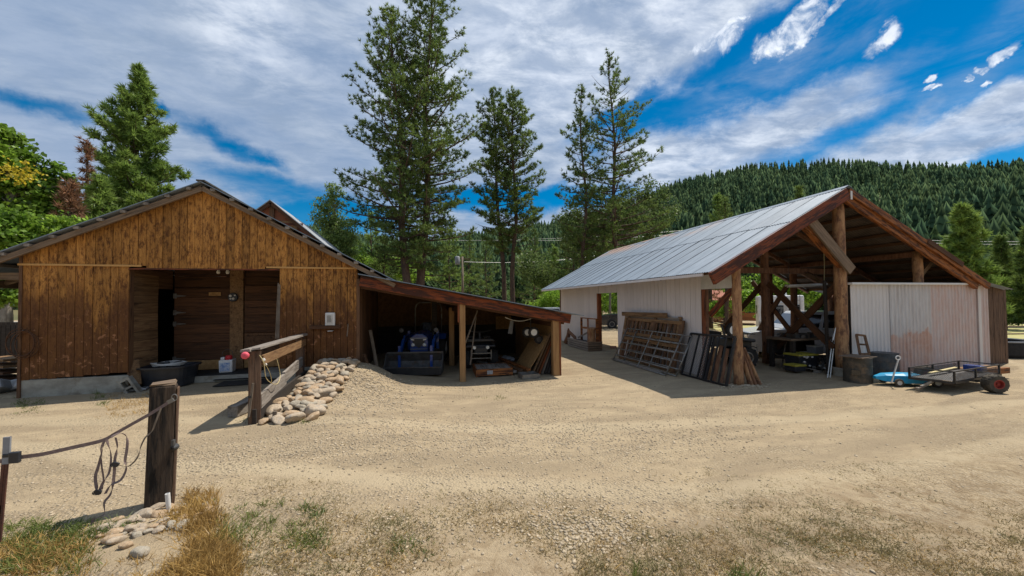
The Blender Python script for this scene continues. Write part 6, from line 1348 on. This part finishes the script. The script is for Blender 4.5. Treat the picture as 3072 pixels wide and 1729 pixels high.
# picnic table, cabin, road, rails, utility pole
pc_ = od(2215, 960, 21); pn = T('picnic_table', 'low dark picnic table on the grass beyond the pole barn side opening', 'table', G(pc_.x, pc_.y), rz=.3)
MB().bx(-.9, .9, -.38, .38, .70, .75).build('tabletop', MT['old_grey_x'], pn); [MB().bx(-.9, .9, s*.75-.13, s*.75+.13, .42, .46).build('bench_seat', MT['old_grey_x'], pn) for s in (-1, 1)]
for x in (-.65, .65): MB().bar((x, -.75, 0), (x, .2, .72), .05, .09).bar((x, .75, 0), (x, -.2, .72), .05, .09).bar((x, -.8, .42), (x, .8, .42), .05, .09).build('trestle', MT['brown_y'], pn)
cbp = od(2196, 900, 52); cb_ = T('cabin', 'red-brown log cabin far beyond the pole barn side opening', 'cabin', (cbp.x, cbp.y, -.6), rz=-.75)
def fcab(b, za, zb): b.bx(-2.4, 2.4, -2.03, -2, za, zb)
MB().bx(-2.4, 2.4, -2, 2, 0, 2.5).build('walls', MT['cabin_wood'], cb_); planks_h(0, 2.5, fcab, .2, .24).build('logs', MT['cabin_wood'], cb_)
for s in (-1, 1): MB().bar((0, s*2.5, 2.35), (0, 0, 3.6), 5.4, .08, up=(0, 0, 1)).build('roof', M_('red_roof%d' % s, (.42, .14, .08), (.33, .10, .06), 3, rough=.7, isl=0), cb_)
MB().bx(-.4, .4, -2.06, -2.03, 0, 1.9).build('door', MT['brown_z'], cb_); MB().bx(1.2, 2.1, -2.06, -2.03, .9, 1.7).build('window', MT['dark_glass'], cb_)
def strip(name, pts, wid, m, dz=.006, kind='structure'):
    b = MB(); V = []; F = []
    P = cr(pts, 14)
    for i, p in enumerate(P):
        d = (P[min(i+1, len(P)-1)]-P[max(0, i-1)]); d.z = 0; d.normalize(); s = Vector((-d.y, d.x, 0))*wid/2
        for k in range(5): q = p-s+2*s*k/4; V.append((q.x, q.y, gz(q.x, q.y)+dz+.02))
    for i in range(len(P)-1):
        for k in range(4): F.append((i*5+k, i*5+k+1, (i+1)*5+k+1, (i+1)*5+k))
    tag(b.add(V, F).build(name, m), kind=kind)
strip('road', [(90, -30, 0), (74, 12, 0), (60, 32, 0), (44, 46, 0), (20, 56, 0), (-10, 60, 0), (-60, 62, 0)], 5.5, MT['road'], .05)
def field(name, cx, cy, rx, ry, m):
    b = MB(); n = 20; V = []; F = []
    for j in range(n+1):
        for i in range(n+1):
            u, v = i/n*2-1, j/n*2-1; x, y = cx+rx*u*math.sqrt(1-v*v/2), cy+ry*v*math.sqrt(1-u*u/2); V.append((x, y, gz(x, y)+.03))
    for j in range(n):
        for i in range(n): F.append((j*(n+1)+i, j*(n+1)+i+1, (j+1)*(n+1)+i+1, (j+1)*(n+1)+i))
    tag(b.add(V, F).build(name, m), kind='structure')
field('meadow', 46, 22, 18, 12, MT['field']); field('meadow', 29, 30, 9, 5, MT['field'])
rl = T('rail_fence', 'low wooden rail fence across the meadow at the right edge', 'fence', G(30, 13)); 
for i in range(5):
    x, y = 26+4*i, 15-1.6*i; MB().tube([G(x, y, -.1), G(x, y, 1.0)], .06, 7).build('post', MT['old_grey_z'], rl, w=True); 
    if i < 4: MB().tube([G(x, y, .8), G(x+4, y-1.6, .8)], .04, 6).build('rail', MT['old_grey_x'], rl, w=True); MB().tube([G(x, y, .4), G(x+4, y-1.6, .4)], .04, 6).build('rail', MT['old_grey_x'], rl, w=True)
up_ = place(1388, 44); u1 = ptop(1386, 770, up_)
ut = T('utility_pole', 'grey wooden utility pole with a white transformer, in the gap between tall pines', 'pole', up_)
MB().tube([up_, Vector((up_.x, up_.y, u1.z))], [.17, .12], 10).build('pole', MT['old_grey_z'], ut, w=True, smooth=True)
q = ptop(1372, 782, up_); MB().lathe([(.28, -.45), (.30, -.4), (.30, .4), (.2, .5)], q+Vector((0, -.1, 0)), n=16).build('transformer', MT['grey_plastic'], ut, w=True, smooth=True); MB().bar(u1+Vector((-.9, 0, -.25)), u1+Vector((.9, 0, -.25)), .1, .12).build('cross_arm', MT['old_grey_x'], ut, w=True)
def wire(label, a, bpt, sag, r=.02, grp=None):
    a, c = Vector(a), Vector(bpt); P = [a.lerp(c, i/16)-Vector((0, 0, sag*4*(i/16)*(1-i/16))) for i in range(17)]
    o = MB().tube([p-a for p in P], r, 4, caps=False).build('power_line', MT['mesh_grey']); o.location = a; tag(o, label, 'wire', grp)
wire('upper power line crossing behind the pines at mid height', od(1300, 722, 60), od(2150, 682, 75), .6); wire('middle power line crossing behind the pines', od(1300, 718, 62), od(2160, 690, 77), .9); wire('lower power line running right from the utility pole', u1+Vector((.2, 0, -.6)), od(1900, 745, 60), .8)
wire('higher power line over the conifers at the right edge', od(2700, 716, 60), od(3200, 722, 60), .2, .022); wire('lower power line over the conifers at the right edge', od(2700, 724, 60), od(3200, 730, 60), .2, .022)
# left edge: fence, lumber, tarp
fn = T('board_fence', 'dark board fence under the trees at the left edge', 'fence', G(-13.5, 15)); a = place(-40, 19.5); c = place(75, 18.5)
for k in range(9):
    p = a.lerp(c, k/8); MB().bx(p.x-.05, p.x+.05, p.y-.05, p.y+.05, -.2, 1.35).build('post', MT['dark_board'], fn, w=True)
for z in (.3, .75, 1.2): MB().bar(Vector((a.x, a.y, z)), Vector((c.x, c.y, z)), .04, .12).build('rail', MT['dark_board'], fn, w=True)
lp = T('lumber_stack', 'low stack of dark boards beyond the left barn corner', 'lumber', place(25, 15)); a = place(-20, 15.5); c = place(62, 14.6)
for k in range(4): MB().bar(a+Vector((0, 0, .12+.15*k)), c+Vector((0, 0, .12+.15*k)), .5, .05).build('board', MT['tan_planks' if k > 1 else 'brown_x'], lp, w=True)
gt_ = T('tarp_heap', 'crumpled grey tarp on the dirt at the left edge', 'tarp', place(22, 13.4)); p = place(22, 13.4); b = MB()
for i in range(6): b.rbox((random.uniform(-.5, .5), random.uniform(-.2, .2), .1), (.5, .35, .22), (random.uniform(-.4, .4), random.uniform(-.4, .4), random.uniform(0, 3)))
b.build('tarp', MT['mesh_grey'], gt_, bevel=.05)
# ------------------------------------------------------------------ loose ground cover
def pebbles():
    import bmesh
    b = bmesh.new(); bmesh.ops.create_icosphere(b, subdivisions=1, radius=1); bv = np.array([v.co[:] for v in b.verts]); bf = np.array([[v.index for v in f.verts] for f in b.faces]); b.free()
    VV = []; FF = []; off = 0; pts = []
    def patch(n, cx, cy, sx, sy, r0, r1, rot=0):
        for _ in range(n):
            u, v = rng.normal(0, 1, 2); pts.append((cx+u*sx*math.cos(rot)-v*sy*math.sin(rot), cy+u*sx*math.sin(rot)+v*sy*math.cos(rot), rng.uniform(r0, r1)**1.0))
    for _ in range(4200):
        a = rng.uniform(-44, 74); r = 1.6+10*rng.random()**1.5; pts.append((r*math.sin(R(a)), r*math.cos(R(a)), .004+.013*rng.random()**3))
    patch(2600, .2, 5.6, 1.6, .55, .005, .017, .2); patch(2200, 2.3, 5.0, 1.5, .45, .005, .017, -.1); patch(1300, -1.1, 7.4, .5, .8, .006, .022); patch(1500, .9, 3.4, 1.2, .35, .004, .014)
    patch(500, 1.4, 2.9, .25, .15, .006, .02); patch(700, -2.2, 5.2, 1.0, .4, .005, .016); patch(700, 1.2, 8.9, 1.6, .25, .005, .02); patch(500, -.9, 8.3, .35, .6, .008, .03); patch(160, 7.5, 7.1, .3, .15, .01, .035); patch(900,-3.6,4.6,1.2,.6,.004,.013)
    for x, y, r in pts:
        if y > 9.4 and x < -1.2: continue
        s = r*np.array([rng.uniform(.8, 1.5), rng.uniform(.7, 1.2), rng.uniform(.35, .65)]); a = rng.uniform(0, 6.28); v = bv*(1+rng.uniform(-.22, .22, (len(bv), 1)))*s; c, q = math.cos(a), math.sin(a)
        w = np.stack([v[:, 0]*c-v[:, 1]*q+x, v[:, 0]*q+v[:, 1]*c+y, v[:, 2]+gz(x, y)+s[2]*.35], 1); VV.append(w); FF.append(bf+off); off += len(bv)
    o = npmesh('gravel', np.concatenate(VV), np.concatenate(FF), MT['pebble']); tag(o, 'loose gravel and pebbles strewn over the dirt yard', 'gravel', kind='stuff')
pebbles()
def tufts(name, label, T_, mat, cat='grass'):
    """T_: list of (x,y,spread,height,blades,lean)"""
    P = []; D = []; W = []
    for x, y, sp, h, n, ln in T_:
        q = rng.normal(0, sp, (n, 2)); z = gz(x, y); hh = h*rng.uniform(.45, 1.1, n)
        P.append(np.stack([x+q[:, 0], y+q[:, 1], np.full(n, z-.005)], 1)); d = np.stack([rng.normal(0, ln, n)+q[:, 0]/max(sp, .01)*ln*.4, rng.normal(0, ln, n)+q[:, 1]/max(sp, .01)*ln*.4, np.ones(n)], 1); D.append(norm(d)*hh[:, None]); W.append(np.full(n, 1.0))
    P = np.concatenate(P); D = np.concatenate(D); n = len(P); s = norm(np.cross(D, rng.normal(0, 1, D.shape)))*(.0014+.0020*rng.random((n, 1))); bend = rng.normal(0, 1, D.shape)*np.linalg.norm(D, axis=1, keepdims=True)*.16; bend[:, 2] = -np.abs(bend[:, 2])
    V = np.stack([P-s, P+s, P+D*.55+s*.8, P+D*.55-s*.8, P+D+bend+s*.2, P+D+bend-s*.2], 1).reshape(-1, 3); b = np.arange(n)[:, None]*6
    F = np.concatenate([b+np.array([0, 1, 2, 3]), b+np.array([3, 2, 4, 5])]); o = npmesh(name, V, F, mat); tag(o, label, cat, kind='stuff')
def field_t(n, fn, sp, h, bl, ln):
    out = []
    for _ in range(n):
        x, y = fn(); out.append((x, y, sp*random.uniform(.5, 1.4), h*random.uniform(.5, 1.4), max(2, int(bl*random.uniform(.5, 1.5))), ln))
    return out
def px_(x0, x1, y0, y1):
    def f():
        for _ in range(9):
            p = oz(random.uniform(x0, x1), random.uniform(y0, y1), 0)
            if math.sin(p.x*3.1+p.y*1.3)+math.sin(p.x*1.4-p.y*3.7+1)+math.sin(p.x*6.3+p.y*5.1)*.6 > random.uniform(-1.6, .9): return p.x, p.y
        p = oz(random.uniform(x0, x1), random.uniform(y0, y1), 0); return p.x, p.y
    return f
tufts('dry_grass', 'golden dry grass standing around the front posts', field_t(420, px_(640, 3072, 1500, 1740), .08, .05, 9, 1.0)+field_t(260, px_(500, 660, 1545, 1729), .035, .10, 20, .5)+field_t(170, px_(330, 700, 1640, 1760), .035, .085, 20, .55)+field_t(110, px_(0, 420, 1620, 1760), .04, .08, 20, .6)+field_t(36, px_(560, 640, 1480, 1560), .03, .12, 22, .3)+field_t(60, px_(330, 470, 1185, 1250), .05, .07, 18, .5), MT['grass_dry'])
tufts('green_grass', 'patchy green grass and weeds at the front of the yard', field_t(190, px_(0, 400, 1570, 1729), .04, .07, 22, .7)+field_t(70, px_(640, 960, 1500, 1640), .04, .075, 22, .7)+field_t(8, px_(870, 930, 1570, 1650), .035, .08, 18, .7)+field_t(20, px_(1160, 1280, 1590, 1650), .05, .05, 22, .9)+field_t(16, px_(2200, 2300, 1640, 1690), .03, .13, 12, .7)+field_t(9, px_(1900, 1916, 1650, 1729), .01, .16, 8, .25)
      + field_t(26, px_(730, 800, 1180, 1270), .05, .06, 16, .6)+field_t(14, px_(860, 960, 1230, 1270), .03, .07, 16, .5)+field_t(10, px_(1430, 1520, 1150, 1170), .03, .07, 12, .5)+field_t(26, px_(50, 130, 1190, 1240), .04, .07, 16, .6)+field_t(14, px_(280, 320, 1180, 1220), .02, .12, 12, .6), MT['grass_green'])
tufts('low_weeds', 'sparse low brown weeds scattered over the near part of the yard', field_t(500, px_(650, 3072, 1470, 1740), .09, .03, 10, 1.3)+field_t(120, px_(2450, 3072, 1470, 1570), .05, .04, 14, 1.0)+field_t(1500, px_(600, 3072, 1530, 1760), .045, .042, 14, 1.1)+field_t(600, px_(1100, 3072, 1490, 1640), .045, .042, 14, 1.1)+field_t(900, px_(700, 3072, 1440, 1560), .045, .034, 12, 1.1)+field_t(120, px_(0, 1000, 1280, 1480), .06, .02, 10, 1.3)+field_t(150, px_(1900, 2800, 1330, 1460), .06, .035, 14, 1.1)+field_t(120, px_(1500, 2200, 1620, 1740), .05, .05, 16, .8)+field_t(60, px_(850, 1250, 1250, 1380), .06, .025, 10, 1.2), MT['weed_brown'])
